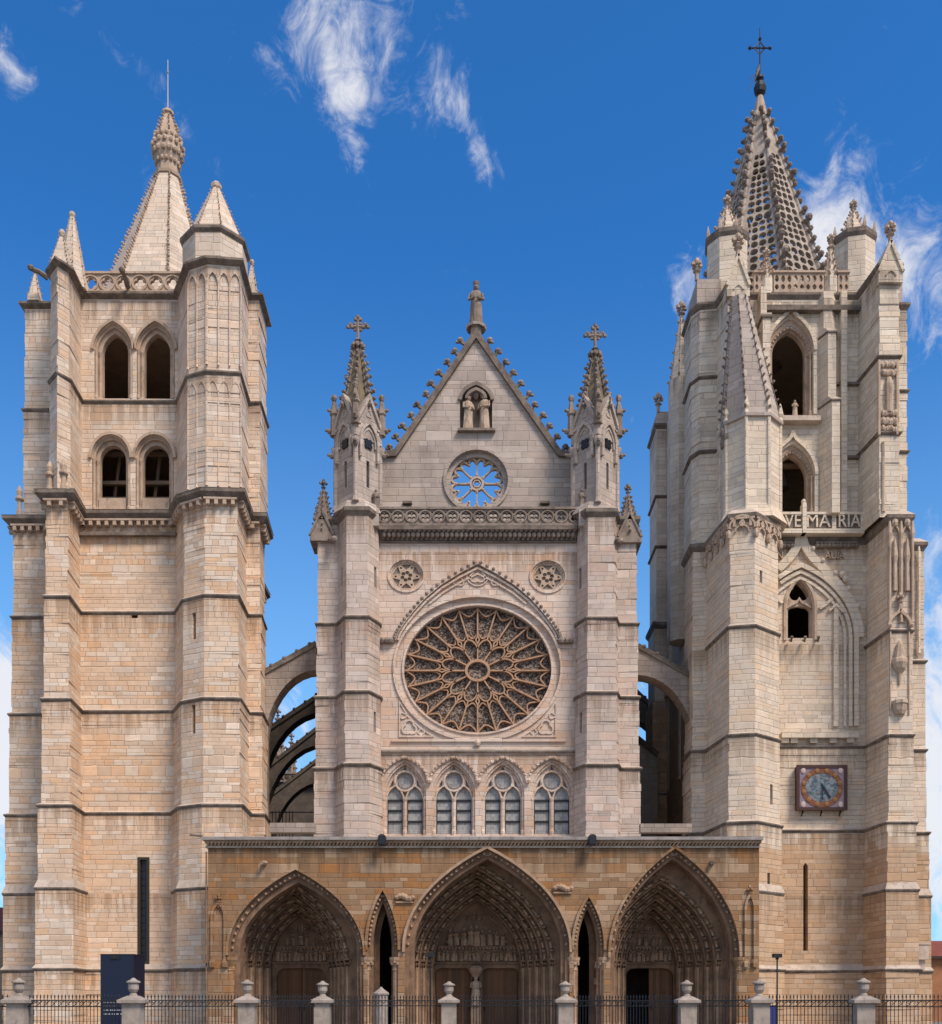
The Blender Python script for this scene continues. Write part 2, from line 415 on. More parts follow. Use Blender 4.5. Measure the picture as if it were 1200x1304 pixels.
def ogee(cx, hw, zs, rise, tip, n=10):
    L = arch(cx, hw, zs, rise, None, n)[:n+1]; k = int(n*.62); L = L[:k+1]
    p0 = Vector(L[-1]); d = (Vector(L[-1])-Vector(L[-2])).normalized(); p3 = Vector((cx, tip)); D = (p3-p0).length
    p1 = p0+d*D*.42; p2 = Vector((cx-.04, tip-D*.42))
    for i in range(1, 9):
        t = i/8; q = p0*(1-t)**3+p1*3*t*(1-t)**2+p2*3*t*t*(1-t)+p3*t**3; L.append((q.x, q.y))
    return L+[(2*cx-a_, b_) for a_, b_ in reversed(L[:-1])]
def ogee_bar(m, path, w, d0, d1, fr):
    h = len(path)//2; m.bar(path[:h+1], w, d0, d1, fr); m.bar(path[h:], w, d0-.004, d1, fr)
def slit(x, z0, z1, w=.14): return [(x-w/2, z0), (x+w/2, z0), (x+w/2, z1), (x-w/2, z1)]
def walls(m, poly, z0, z1, holes=None, thick=.75, cap=True):
    """walls of a tower stage; holes = {edge: [loops of (x, z)]} are real openings cut through the wall"""
    holes = holes or {}
    n = len(poly); fix = set()
    for e in holes: fix |= {e, (e+1) % n}
    fix |= {i for i in range(n) if poly[i][1] > 8}
    z = z0; prev = None
    while z < z1-.01:                              # courses slightly out of line with each other
        zn = z+random.choice((.3, .45, .6, .9)); zn = z1 if zn > z1-.25 else zn
        q = [p if i in fix else (p[0]+random.uniform(-.035, .035), p[1]+random.uniform(-.03, .03)) for i, p in enumerate(poly)]
        if prev: m.add([(a[0], a[1], z) for a in prev]+[(a[0], a[1], z) for a in q], [(i, (i+1) % n, (i+1) % n+n, i+n) for i in range(n)])
        m.prism(q, z, zn, cap=False, skip=tuple(holes)); prev = q; z = zn
    if cap: m.cap(poly, z1)
    for e, loops in holes.items():
        a, b = poly[e], poly[(e+1) % n]
        ang = math.atan2(b[1]-a[1], b[0]-a[0]); ln = math.hypot(b[0]-a[0], b[1]-a[1])
        L = [[((x-a[0])/cos(ang), z) for x, z in lp] for lp in loops]
        m.panel([(0, z0), (ln, z0), (ln, z1), (0, z1)], L, 0, thick, FR(a[0], a[1], ang), rim=False)
    return m
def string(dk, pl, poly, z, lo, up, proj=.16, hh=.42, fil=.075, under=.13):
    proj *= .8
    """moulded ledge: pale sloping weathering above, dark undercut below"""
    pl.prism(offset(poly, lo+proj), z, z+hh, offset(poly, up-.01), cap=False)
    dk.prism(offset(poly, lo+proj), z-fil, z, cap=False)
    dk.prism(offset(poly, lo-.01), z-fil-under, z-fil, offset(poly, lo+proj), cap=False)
def corbels(m, p, z, size=.22, step=.55, out=.22, drop=.35):
    """a row of little corbels under a cornice, following the outline"""
    n = len(p)
    for i in range(n):
        a, b = Vector(p[i]), Vector(p[(i+1) % n]); e = b-a; L = e.length
        if L < .5: continue
        e.normalize(); nr = Vector((e.y, -e.x))
        if nr.y > .3: continue
        k = max(1, int(L/step)); ang = math.atan2(e.y, e.x)
        fr = FR(a.x, a.y, ang)
        m.fbox(fr, 0, L, z-.09, z+.02, -out-.02, .05)
        for j in range(k):
            u = (j+.5)*L/k
            m.fbox(fr, u-size/2, u+size/2, z-drop, z, -out, .05)
def crockets(m, pts, s, start=.04, end=.95, count=8, outdir=None, c0=None):
    a, b = Vector(pts[0]), Vector(pts[1]); m.tube([a, b], s*.22, 5, s*.14)
    for i in range(count):
        t = start+(end-start)*i/max(1, count-1); p = a.lerp(b, t)
        d = Vector((p.x-c0[0], p.y-c0[1], 0)) if c0 else Vector(outdir)
        if d.length < 1e-5: continue
        if random.random() < .04: continue
        d.normalize(); q = s*(1-.35*t)*random.uniform(.72, 1.18); p = p+(b-a).normalized()*s*random.uniform(-.18, .18); d = (d+Vector((random.uniform(-.22, .22), random.uniform(-.22, .22), random.uniform(-.1, .25)))).normalized()
        m.tube([p-d*q*.2, p+d*q*.45, p+d*q*.8+Vector((0, 0, q*.25))], q*.42, 5, q*.34)
        m.ball(p+d*q*.85+Vector((0, 0, q*.35)), q*.50, .95, 6, 4)
        m.ball(p+d*q*.55+Vector((0, 0, q*.62)), q*.30, .9, 5, 3)
def finial(m, x, y, z, s):
    m.lathe(x, y, [(s*.16, z-s*.3), (s*.16, z+s*.3), (s*.34, z+s*.42), (s*.16, z+s*.55), (s*.14, z+s*.8)], 6)
    for k in range(4): m.ball((x+s*.34*cos(k*pi/2+.4), y+s*.34*sin(k*pi/2+.4), z+s*.95), s*.22, .9, 5, 3)
    m.ball((x, y, z+s*1.25), s*.24, 1.3, 5, 4)
def cross(m, x, y, z, s):
    m.tube([(x, y, z-s*.2), (x, y, z+s*1.5)], s*.11, 6)
    m.tube([(x-s*.5, y, z+s), (x+s*.5, y, z+s)], s*.11, 6)
    m.lathe(x, y, [(s*.1, z), (s*.26, z+s*.1), (s*.1, z+s*.25)], 6)
    for c in ((-s*.5, s), (s*.5, s), (0, s*1.5)):
        for d in ((-.15, 0), (.15, 0), (0, .17)):
            m.ball((x+c[0]+d[0]*s, y, z+c[1]+d[1]*s), s*.15, 1, 5, 3)
    for c in ((-.2, .8), (.2, .8), (-.2, 1.2), (.2, 1.2)): m.ball((x+c[0]*s, y, z+c[1]*s), s*.12, 1, 5, 3)
def spirelet(st, ck, cx, cy, r, z0, z1, n=8, count=7, size=.22, rot=None, top=.04, fin=None, vis=True):
    p = regular(cx, cy, r, n, rot); q = regular(cx, cy, r*top, n, rot)
    st.prism(p, z0, z1, q, cap=True)
    if count:
        for a, b in zip(p, q): crockets(ck, ((a[0], a[1], z0), (b[0], b[1], z1)), size, count=count, c0=(cx, cy))
    if fin: finial(ck, cx, cy, z1, fin)
def figure(m, x, y, z, h, turn=0.0, arms=True, n=10, crown=False):
    """a robed standing figure in stone facing the square"""
    c, s_ = cos(turn), sin(turn)
    T = lambda a, b, d: (x+a*c-b*s_, y+a*s_+b*c, z+d)
    prof = [(.150, 0), (.155, .03), (.135, .20), (.125, .38), (.128, .50), (.118, .58), (.128, .68), (.135, .755), (.115, .80), (.06, .825), (.045, .85)]
    vs = []; fs = []
    for i, (r, v) in enumerate(prof):
        for k in range(n):
            t = 2*pi*k/n; fold = 1+.10*sin(t*4+.7*i)*(1 if v < .5 else .35)
            vs.append(T(r*h*fold*cos(t), r*h*fold*.72*sin(t)-(.012*h if .45 < v < .7 else 0), v*h))
    for i in range(len(prof)-1):
        for k in range(n): fs.append((i*n+k, i*n+(k+1) % n, (i+1)*n+(k+1) % n, (i+1)*n+k))
    fs.append(tuple(range(n))[::-1])
    m.add(vs, fs)
    hp = T(0, -.012*h, .91*h)
    m.ball(hp, .062*h, 1.25, 8, 6)
    m.ball(T(0, .015*h, .905*h), .075*h, 1.15, 8, 5)
    m.ball(T(0, -.075*h, .905*h), .014*h, 1.3, 5, 3)
    if crown: m.lathe(hp[0], hp[1], [(.06*h, z+.96*h), (.078*h, z+1.02*h), (.03*h, z+1.0*h)], 8)
    if arms:
        for sd in (-1, 1):
            m.tube([T(sd*.135*h, 0, .76*h), T(sd*.165*h, -.03*h, .62*h), T(sd*.05*h, -.135*h, .60*h)], .038*h, 6, .024*h)
            m.ball(T(sd*.035*h, -.15*h, .61*h), .028*h, 1, 5, 3)
    return m
def imp(m, c, h, lean=0.0, fr=None):
    """a small carved figure, a few centimetres of relief"""
    h *= random.uniform(.82, 1.12); lean += random.uniform(-.14, .14)
    u, v, d = c; u += random.uniform(-.05, .05)*h; v += random.uniform(-.05, .05)*h
    P = lambda a, b, e: fr(u+a*cos(lean)-b*sin(lean), v+a*sin(lean)+b*cos(lean), d+e)
    w = .2*h; vs = []; fs = []
    q = random.random; prof = [(1.0, 0, .45+.3*q()), (.8+.2*q(), .3, .4+.5*q()), (.65+.2*q(), .5, .5+.3*q()), (.95+.3*q(), .66, .55+.3*q()), (.36, .77, .3), (.5, .85, .55), (.42, .96, .5), (.05, 1.02, .1)]
    for (k, b, e) in prof:
        for t in range(5):
            an = pi*t/4; vs.append(P(w*k*cos(an), b*h, -w*1.5*e*sin(an)*2*k))
    for i in range(len(prof)-1):
        for t in range(4): fs.append((i*5+t, i*5+t+1, i*5+t+6, i*5+t+5))
    m.add(vs, fs)
# ================================================================ LEFT TOWER
T1 = thing('bell_tower', 'warm tan stone bell tower with plain smooth-sided spire and paired arched openings', 'tower', (-20, 0, 0))
LP = [(-27.87, 3.3), (-24.6, 3.3), (-24.6, .1), (-23.04, .1), (-23.3, 2.6), (-17.75, 2.6), (-16.76, .7), (-15.3, -.1), (-13.28, 0), (-13.4, 3.0), (-12.6, 3.0), (-12.75, 5.4), (-14.8, 5.5), (-14.8, 15), (-27, 15), (-27.87, 5.6)]
BP = [(-27.3, 3.45), (-24.58, 3.45), (-24.58, .69), (-23.66, -.36), (-23.06, .5), (-23.16, 2.55), (-17.7, 2.6), (-16.38, .08), (-15.1, -.44), (-13.1, -.22), (-13.2, 2.7), (-12.55, 2.7), (-12.6, 5.5), (-14.8, 5.6), (-14.8, 15), (-26.6, 15), (-27.3, 5.6)]
low = M(); dk = M(); pl = M()
zs = [0, 3.59, 12.95, 19.07, 25.0, 30.6]; of = [.34, .20, .04, -.06, -.13]
slot = [(X(178.5, 2.6), Z(1226, 2.6)), (X(190, 2.6), Z(1226, 2.6)), (X(190, 2.6), Z(1094, 2.6)), (X(178.5, 2.6), Z(1094, 2.6))]
for i in range(5):
    h = {}
    if i == 1: h = {4: [slot], 6: [slit(X(241, .4), Z(1176, .3), Z(1152, .3), .25)]}
    if i == 2: h = {6: [slit(X(247, .3), Z(935, .3), Z(898, .3), .25)]}
    if i == 3: h = {6: [slit(X(247, .3), Z(814, .3), Z(780, .3), .25)]}
    if i == 4: pass
    if i == 3: h[4] = [[(X(167, 2.6), Z(776, 2.6)-.5), (X(175, 2.6), Z(776, 2.6)-.5), (X(175, 2.6), Z(769, 2.6)-.5), (X(167, 2.6), Z(769, 2.6)-.5)]]
    walls(low, offset(LP, of[i]), zs[i], zs[i+1], h)
for i in range(1, 5): string(dk, pl, LP, zs[i], of[i-1], of[i], .12, (.36 if i < 2 else .13))
for sub in ([(-24.6, 3.4), (-24.6, .1), (-23.04, .1), (-23.25, 3.4)], [(-27.87, 6), (-27.87, 3.3), (-24.7, 3.3), (-24.7, 6)], [(-17.75, 3), (-17.6, 2.6), (-16.76, .7), (-15.3, -.1), (-13.28, 0), (-13.4, 3.4)]):
    low.prism(offset(sub, .30), 3.6, 8.2, cap=False)
    string(dk, pl, sub, 8.2, .30, .20, .08, .5)
low.build('tower_wall', 'left_low', T1)
bel = M()
OPE = []
for px in (143, 197): OPE.append(('u', X(px, 2.55), 1.14, .78, 40.75, 1.62, 1.18, 37.82))
for px in (140.5, 196): OPE.append(('l', X(px, 2.55), 1.14, .79, 34.2, 1.36, .95, 31.15))
lo_h, up_h = [], []
for (k, cx, ho, hi, zsp, ro, ri, zb) in OPE:
    (up_h if k == 'u' else lo_h).append(arch(cx, ho, zsp, ro, zb) if k == 'u' else rarch(cx, ho, zsp, zb, 18, ro/ho))
walls(bel, offset(BP, -.12), 30.6, 37.66, {5: lo_h}, .5)
walls(bel, offset(BP, -.18), 37.66, 44.0, {5: up_h, 14: [[(-21.6, 40.2), (-22.7, 40.2), (-22.7, 41.2), (-22.15, 41.8), (-21.6, 41.2)]]}, .5)
bel.build('belfry_wall', 'left_top', T1)
string(dk, pl, BP, 37.66, -.12, -.18, .14, .10, .09, .15)
# main cornice under the belfry with its corbel table
dk.prism(offset(LP, .36), 30.74, 30.95, cap=False); dk.cap(offset(LP, .38), 30.95)
dk.prism(offset(LP, .05), 30.42, 30.74, offset(LP, .36), cap=False)
cb = M(); corbels(cb, offset(LP, -.1), 30.46, .2, .46, .30, .36); cb.build('corbel_table', 'carve', T1)
dk.prism(offset(BP, .10), 43.95, 44.08, cap=False); dk.cap(offset(BP, .10), 44.08); dk.prism(offset(BP, -.18), 43.76, 43.95, offset(BP, .10), cap=False)
dk.box(X(101, 2.5), X(224, 2.5), 2.42, 2.75, Z(683, 2.6), Z(680, 2.6)+.06)
dk.build('string_course', 'crust_shade', T1); pl.build('weathering', 'ledge', T1)
for (k, cx, ho, hi, zsp, ro, ri, zb) in OPE:
    fr = FY(2.56+.18 if k == 'u' else 2.56+.12)
    A = (lambda hw, rise: arch(cx, hw, zsp, rise, zb)) if k == 'u' else (lambda hw, rise: rarch(cx, hw, zsp, zb, 18, rise/hw))
    w = M(); mid = A((ho+hi)/2+.04, (ro+ri)/2+.04); out = A(ho, ro); inn = A(hi, ri)
    w.order(fr, out, mid, .16, .4); w.order(fr, mid, inn, .34, .75)
    if k == 'l': w.box(cx-hi-.02, cx+hi+.02, 2.9, 3.4, zb, Z(631, 2.6))
    wo = w.build('belfry_window', 'carve', T1)
    c = M()
    for sx in (-1, 1):
        for (r_, d_) in ((ho-.09, .10), ((ho+hi)/2-.05, .36)):
            p = fr(cx+sx*r_, 0, d_); c.lathe(p[0], p[1], [(.13, zb+.02), (.13, zb+.18), (.075, zb+.26), (.075, zsp-.3), (.13, zsp-.08), (.15, zsp)], 8)
    c.build('colonnette', 'carve', wo)
    hm = M(); hp = arch(cx, ho+.09, zsp, ro+.12, None) if k == 'u' else rarch(cx, ho+.09, zsp, None, 18, (ro+.1)/(ho+.09))
    hm.bar(hp, .16, -.14, .05, fr); hm.build('hood_mould', 'carve', wo)
slotm = M(); fr = FY(2.6-.2); sx0, sx1, sz0, sz1 = slot[0][0], slot[1][0], slot[0][1], slot[2][1]
slotm.bar([(sx0, sz0), (sx1, sz0), (sx1, sz1), (sx0, sz1)], .16, -.04, .4, fr, True)
sw = slotm.build('slot_window', 'rust', T1)
g = M(); g.fbox(fr, sx0, sx1, sz0, sz1, .18, .22)
for i in range(14): g.fbox(fr, sx0, sx1, sz0+(i+.5)*(sz1-sz0)/14-.03, sz0+(i+.5)*(sz1-sz0)/14+.03, .13, .19)
g.build('pane', 'void', sw)
# blind arcading on the stair turret
bl = M()
A, B = Vector((-15.1, -.44)), Vector((-13.1, -.22))
for (z0, z1) in ((31.1, 37.2), (38.0, 43.4)):
    for e0, e1, nb in (((-16.38, .08), (-15.1, -.44), 2), ((-15.1, -.44), (-13.1, -.22), 3)):
        a, b = Vector(e0), Vector(e1); ang = math.atan2((b-a).y, (b-a).x); L = (b-a).length; f2 = FR(a.x, a.y, ang)
        for j in range(nb+1):
            p = f2(.06+(L-.12)*j/nb, 0, .12); bl.lathe(p[0], p[1], [(.07, z0), (.04, z0+.15), (.04, z1-.75), (.07, z1-.65)], 6)
            if j < nb:
                cx = .06+(L-.12)*(j+.5)/nb; hw = (L-.12)/nb/2
                bl.bar(arch(cx, hw-.02, z1-.7, .62, None, 5), .055, .085, .22, f2)
bl.build('blind_arcade', 'left_top', T1)
# balustrade
b = M(); x0, x1 = X(104, 2.6), X(229, 2.6); z0, z1 = 44.05, Z(347, 2.6)
n = 6; holes = [foil(x0+(i+.5)*(x1-x0)/n, (z0+z1)/2+.08, .36, 4, 24, pi/4*0) for i in range(n)]
b.panel([(x0, z0), (x1, z0), (x1, z1), (x0, z1)], holes, 0, .22, FY(2.75), back=True)
for i in range(n): b.bar(ell(x0+(i+.5)*(x1-x0)/n, (z0+z1)/2+.08, .45, .45, 20), .07, -.06, .02, FY(2.75), True)
b.box(x0, x1, 2.65, 3.05, z1, z1+.13); b.box(x0, x1, 2.62, 2.98, z0, z0+.18)
b.build('balustrade', 'carve', T1)
for (px, py, y, ln, dx) in ((163, 366, 2.5, 1.3, .1), (61, 354, 2.9, .7, -.7)):
    gm = M(); p = (X(px, y), y, Z(py, y)); gm.tube([p, (p[0]+dx*.6, p[1]-ln*.6, p[2]+.12), (p[0]+dx, p[1]-ln, p[2]+.05)], .16, 6, .11)
    gm.ball((p[0]+dx, p[1]-ln-.08, p[2]+.08), .2, .9, 6, 4); gm.build('gargoyle', 'crust_shade', T1)
# stair turret top
tp = M(); cc = (-15.02, 1.5); o8 = regular(cc[0], cc[1], 1.88, 8)
tp.prism(o8, 44.05, 45.8)
tu = tp.build('stair_turret', 'spire_left', T1)
q = M(); q.prism(regular(*cc, 1.9, 8), 45.62, 45.78, regular(*cc, 2.04, 8)); q.prism(regular(*cc, 2.04, 8), 45.78, 45.95); q.prism(regular(*cc, 2.04, 8), 45.95, 46.2, regular(*cc, 1.62, 8))
q.build('cornice', 'crust_shade', tu)
st = M(); ck = M(); spirelet(st, ck, cc[0]+.05, cc[1], 1.66, 46.15, Z(240, 1.5), 8, 13, .10, top=.13, fin=None)
ck.ball((cc[0]+.05, cc[1], Z(238, 1.5)), .33, .9, 7, 5); ck.lathe(cc[0]+.05, cc[1], [(.2, Z(244, 1.5)), (.26, Z(241, 1.5)), (.2, Z(238, 1.5))], 8)
st.build('turret_roof', 'spire_left', tu); ck.build('crockets', 'carve', tu)
for (px, y, r, zb, ztp, n) in ((92, 2.5, .98, 44.05, 270, 8), (79, .6, .72, 44.0, 293, 4), (45, 3.6, .42, 44.1, 341, 4), (321, 3.4, .46, 44.1, 330, 4)):
    st = M(); ck = M(); cx = X(px, y); zt = Z(ztp, y)
    if r < .5: st.prism(regular(cx, y, r+.06, n), zb, zb+.35)
    spirelet(st, ck, cx, y, r, zb+(.3 if r < .5 else 0), zt-.35, n, 8 if r > .5 else 5, .09, top=.16)
    ck.ball((cx, y, zt-.2), .2 if r > .5 else .15, 1.3, 6, 4)
    pi_ = st.build('pinnacle', 'spire_left', T1); ck.build('finial', 'carve', pi_)
# lantern finials on the cornice
for px, y, py in ((63.5, .3, 635), (81, .1, 633), (25, 3.2, 662)):
    fm = M(); cx = X(px, y); z0 = 30.95
    fm.lathe(cx, y, [(.22, z0), (.2, z0+.35), (.14, z0+.4), (.14, z0+.9), (.27, z0+1.0), (.27, z0+1.1), (.16, z0+1.2), (.2, z0+1.5), (.05, z0+1.85)], 8)
    fm.build('finial', 'carve', T1)
# main spire
sp = M(); ck = M(); b8 = regular(X(203, 9), 9, 4.70, 8); t8 = regular(X(213.5, 9), 9, .80, 8); zt = Z(229, 9)
sp.prism(b8, 44.2, zt, t8)
so = sp.build('spire', 'spire_left', T1)
for a, c in zip(b8, t8): crockets(ck, ((a[0], a[1], 44.3), (c[0], c[1], zt)), .20, .1, .985, 44, c0=(X(207, 9), 9))
ck.build('crockets', 'carve', so)
cr = M(); ax = X(213.8, 9)
cr.lathe(ax, 9, [(.92, zt-.05), (.95, zt+.12), (.72, zt+.2), (.70, zt+.8), (.85, zt+1.2), (.98, zt+1.7), (.98, zt+2.1), (.85, zt+2.3), (.86, zt+2.6), (.66, zt+2.9)], 8, pi/8)
for k in range(16):
    t = 2*pi*k/16
    for (r, dz, s_) in ((.90, 1.55, .17), (.98, 2.05, .15), (.86, 2.55, .13), (.76, .95, .12)): cr.ball((ax+r*cos(t+dz), 9+r*sin(t+dz), zt+dz), s_, 1.2, 5, 4)
cr.build('crown', 'carve', so)
fn = M(); z2 = zt+2.8; z3 = Z(147, 9)
fn.prism(regular(ax, 9, .72, 8), z2, z3, regular(ax, 9, .27, 8))
for a, c in zip(regular(ax, 9, .72, 8), regular(ax, 9, .27, 8)): crockets(fn, ((*a, z2), (*c, z3)), .17, .05, .95, 6, c0=(ax, 9))
fn.lathe(ax, 9, [(.27, z3), (.4, z3+.08), (.36, z3+.25), (.15, z3+.4)], 8); fn.build('finial', 'carve', so)
rd = M(); rd.tube([(ax, 9, z3+.3), (ax, 9, Z(76, 9))], .045, 6, .025); rd.ball((ax, 9, Z(92, 9)), .09); rd.build('lightning_rod', 'pipe', so)
# timber bell frame seen through the lower openings
bf = thing('bell_scaffold', 'dark timber bell frame inside the lower pair of arches of the left tower', 'scaffold', (-20.4, 5, 30.95))
for z in (32.6, 33.6, 35.4):
    m = M(); m.box(-23.2, -17.5, 4.6, 4.85, z, z+.22); m.build('beam', 'portal_pale', bf)
for x in (-22.4, -21.2, -19.9, -18.6):
    m = M(); m.tube([(x, 5, 30.95), (x+.7, 5.1, 36.6)], .1, 4); m.build('post', 'portal_pale', bf)
# ================================================================ RIGHT TOWER
T2 = thing('clock_tower', 'cream stone clock tower on the right with pierced lacework spire full of holes', 'tower', (20, 0, 0))
RP = [(13.42, 3.9), (14.25, 3.75), (14.76, 0), (16.25, -.3), (18.1, 1.26), (18.4, 2.8), (23.64, 2.8), (23.9, 0), (25.4, 0), (25.4, 3.6), (27.7, 3.6), (27.8, 8), (27.8, 20), (13.4, 20), (13.4, 17), (14.6, 17), (14.6, 6.5), (13.42, 6.5)]
OCT = [(16, 6), (14.3, 3.75), (14.76, 0), (16.25, -.3), (18.1, 1.26), (18.35, 2.9)]
BUT = [(23.64, 3), (23.9, 0), (25.4, 0), (25.4, 3.5)]
RSB = [(25.3, 5), (25.3, 3.6), (27.7, 3.6), (27.8, 8), (25.4, 8)]
LBK = [(13.42, 6.4), (13.42, 3.9), (14.3, 3.75), (15, 5.6), (14.7, 6.4)]
low = M(); dk = M(); pl = M()
zs = [0, 3.55, 11.96, 17.0, 29.6]; of = [.22, .10, -.03, -.12]
wx, wz = X(1020, 2.8), 0
WIN = arch(wx, .78, Z(772, 2.8), 1.65, Z(812, 2.8), 9)
for i in range(4):
    h = {}
    if i == 1: h = {5: [[(X(1022.6, 2.8), Z(1211, 2.8)), (X(1028.6, 2.8), Z(1211, 2.8)), (X(1028.6, 2.8), Z(1103, 2.8)), (X(1025.6, 2.8), Z(1099, 2.8)), (X(1022.6, 2.8), Z(1103, 2.8))]],
                    3: [slit(X(977.5, .6), Z(1136, .3), Z(1112, .3), .20), slit(X(979.5, .6), Z(1224, .3), Z(1203, .3), .20)]}
    if i == 2: h = {3: [slit(X(983.5, .6), Z(1023, .3), Z(997, .3), .20)]}
    if i == 3: h = {5: [WIN], 3: [slit(X(969, .3), Z(743, .3), Z(727, .3), .20), slit(X(969, .3), Z(833, .3), Z(817, .3), .20), slit(X(982, .6), Z(923, .3), Z(899, .3), .20)],
                    16: [] }
    h.pop(16, None)
    walls(low, offset(RP, of[i]), zs[i], zs[i+1], h)
for i in range(1, 4): string(dk, pl, RP, zs[i], of[i-1], of[i], .12, .36 if i < 2 else .13)
for sub, zz in ((BUT, 8.1), (RSB, 8.1), (OCT, 8.0), (LBK, 8.0)):
    low.prism(offset(sub, .19), 3.6, zz, cap=False); string(dk, pl, sub, zz, .19, .10, .08, .45)
for sub, zz in ((BUT, 23.0), (RSB, 22.4), (OCT, 23.2)):
    low.prism(offset(sub, -.06), 17.0, zz, cap=False); string(dk, pl, sub, zz, -.06, -.12, .14, .14)
low.build('tower_wall', 'right_low', T2)
UP = [(13.5, 4.4), (13.9, 3.7), (14.9, 3.6), (15.2, 2.0), (16.3, 2.0), (16.5, 2.8), (23.2, 2.8), (23.5, .3), (24.75, .3), (24.75, 3.7), (26.6, 3.7), (26.7, 8), (26.7, 20), (13.6, 20), (13.6, 17), (14.7, 17), (14.7, 6.5), (13.5, 6.5)]
RB = [(23.2, 3), (23.5, .3), (24.75, .3), (24.75, 3.6)]
RS = [(24.6, 4.6), (24.6, 3.7), (26.6, 3.7), (26.7, 8), (24.7, 8)]
LB = [(13.5, 6.4), (13.5, 4.4), (13.9, 3.7), (14.9, 3.6), (15.2, 4), (15, 6.4)]
BLK = [(13.6, 20), (13.6, 17), (14.7, 17), (14.7, 20)]
upw = M()
uw = [(X(1007, 2.8), 1.34, .99, Z(447, 2.8), 2.0, 1.42, Z(528, 2.8), Z(388, 2.8)), (X(1009.5, 2.8), 1.30, .95, Z(605, 2.8), 1.9, 1.38, Z(652, 2.8), Z(549, 2.8))]
hs = [arch(c, ho, zsp, ro, zb) for (c, ho, hi, zsp, ro, ri, zb, tip) in uw]
walls(upw, offset(UP, -.05), 29.6, 44.1, {5: hs}, .5)
PS = lambda k: [(20.86, 2.9), (20.86+.49*k, 2.9-k), (21.38+.45*k-.04*(1-k), 2.9-k), (21.95, 2.9)]
upw.prism(PS(1.0), 30.6, 37.3); upw.prism(PS(.72), 37.3, 41.5); upw.prism(PS(.4), 41.5, 44.1)
upw.box(17.15, 17.6, 1.5, 2.9, 35, 42.0); upw.box(17.2, 17.55, 2.1, 2.9, 42.0, 44.1); upw.box(22.1, 22.45, 2.45, 2.9, 29.6, 44.1)
upw.build('belfry_wall', 'right_top', T2)
for (k_, zz) in ((1.0, 37.3), (.72, 41.5)):
    dk.prism(offset(PS(k_), .07), zz-.1, zz); pl.prism(offset(PS(k_), .07), zz, zz+.35, PS(k_*.7))
for c0 in ((17.15, 17.6, 1.5, 42.0),):
    pl.box(c0[0]-.06, c0[1]+.06, c0[2]-.06, 2.85, c0[3], c0[3]+.12); dk.box(c0[0]-.1, c0[1]+.1, c0[2]-.1, 2.85, c0[3]-.14, c0[3])
for sub in (RB, LB, RS, BLK):
    string(dk, pl, sub, 38.9 if sub is not LB else 39.7, -.05, -.05, .17, .10); string(dk, pl, sub, 34.5 if sub in (RB,) else 35.2, -.05, -.05, .17, .10)
for a, b_ in ((21.42, 23.3),):
    dk.box(a, b_, 2.6, 2.9, 38.6, 38.75); dk.box(a, b_, 2.6, 2.9, 34.2, 34.35)
string(dk, pl, RP, 29.6, -.12, -.3, .22, .35, .2, .3)
dk.prism(offset(UP, .12), 44.02, 44.16, cap=False); dk.cap(offset(UP, .12), 44.16); dk.prism(offset(UP, -.05), 43.8, 44.02, offset(UP, .12), cap=False)
dk.prism([(17.6, 2.44), (23.2, 2.44), (23.2, 2.9), (17.6, 2.9)], 42.95, 43.25)
sill = M(); sill.box(X(992, 2.4), X(1045, 2.4), 2.3, 3.2, Z(536, 2.4), Z(530, 2.4)); sill.build('window_sill', 'ledge', T2)
dk.build('string_course', 'crust_shade', T2); pl.build('weathering', 'ledge', T2)
for (cx, ho, hi, zsp, ro, ri, zb, tip) in uw:
    fr = FY(2.85); w = M()
    out = arch(cx, ho, zsp, ro, zb); mid = arch(cx, (ho+hi)/2+.03, zsp, (ro+ri)/2, zb); inn = arch(cx, hi, zsp, ri, zb)
    w.order(fr, out, mid, .18, .42); w.order(fr, mid, inn, .36, .75)
    wo = w.build('belfry_window', 'carve', T2)
    lc = M()
    cusp = arch(cx, (ho+hi)/2+.02, zsp, (ro+ri)/2-.02, None)
    for (u, v) in cusp[::1]: lc.ball(fr(u, v, .30), .15, 1, 6, 4); 
    for i in range(len(cusp)-1): lc.ball(fr((cusp[i][0]+cusp[i+1][0])/2, (cusp[i][1]+cusp[i+1][1])/2-.1, .2), .10, 1, 5, 3)
    for sx in (-1, 1):
        p = fr(cx+sx*(ho-.1), 0, .1); lc.lathe(p[0], p[1], [(.12, zb), (.12, zb+.25), (.07, zb+.33), (.07, zsp-.2), (.13, zsp)], 8)
    lc.build('archivolt', 'carve', wo)
    hm = M(); ogee_bar(hm, ogee(cx, ho+.12, zsp, ro+.25, tip), .2, -.2, .05, fr)
    for sx in (-1, 1): hm.fbox(fr, cx+sx*(ho+.12)-.1, cx+sx*(ho+.12)+.1, zb, zsp, -.13, .05)
    hm.build('hood_mould', 'right_top', wo)
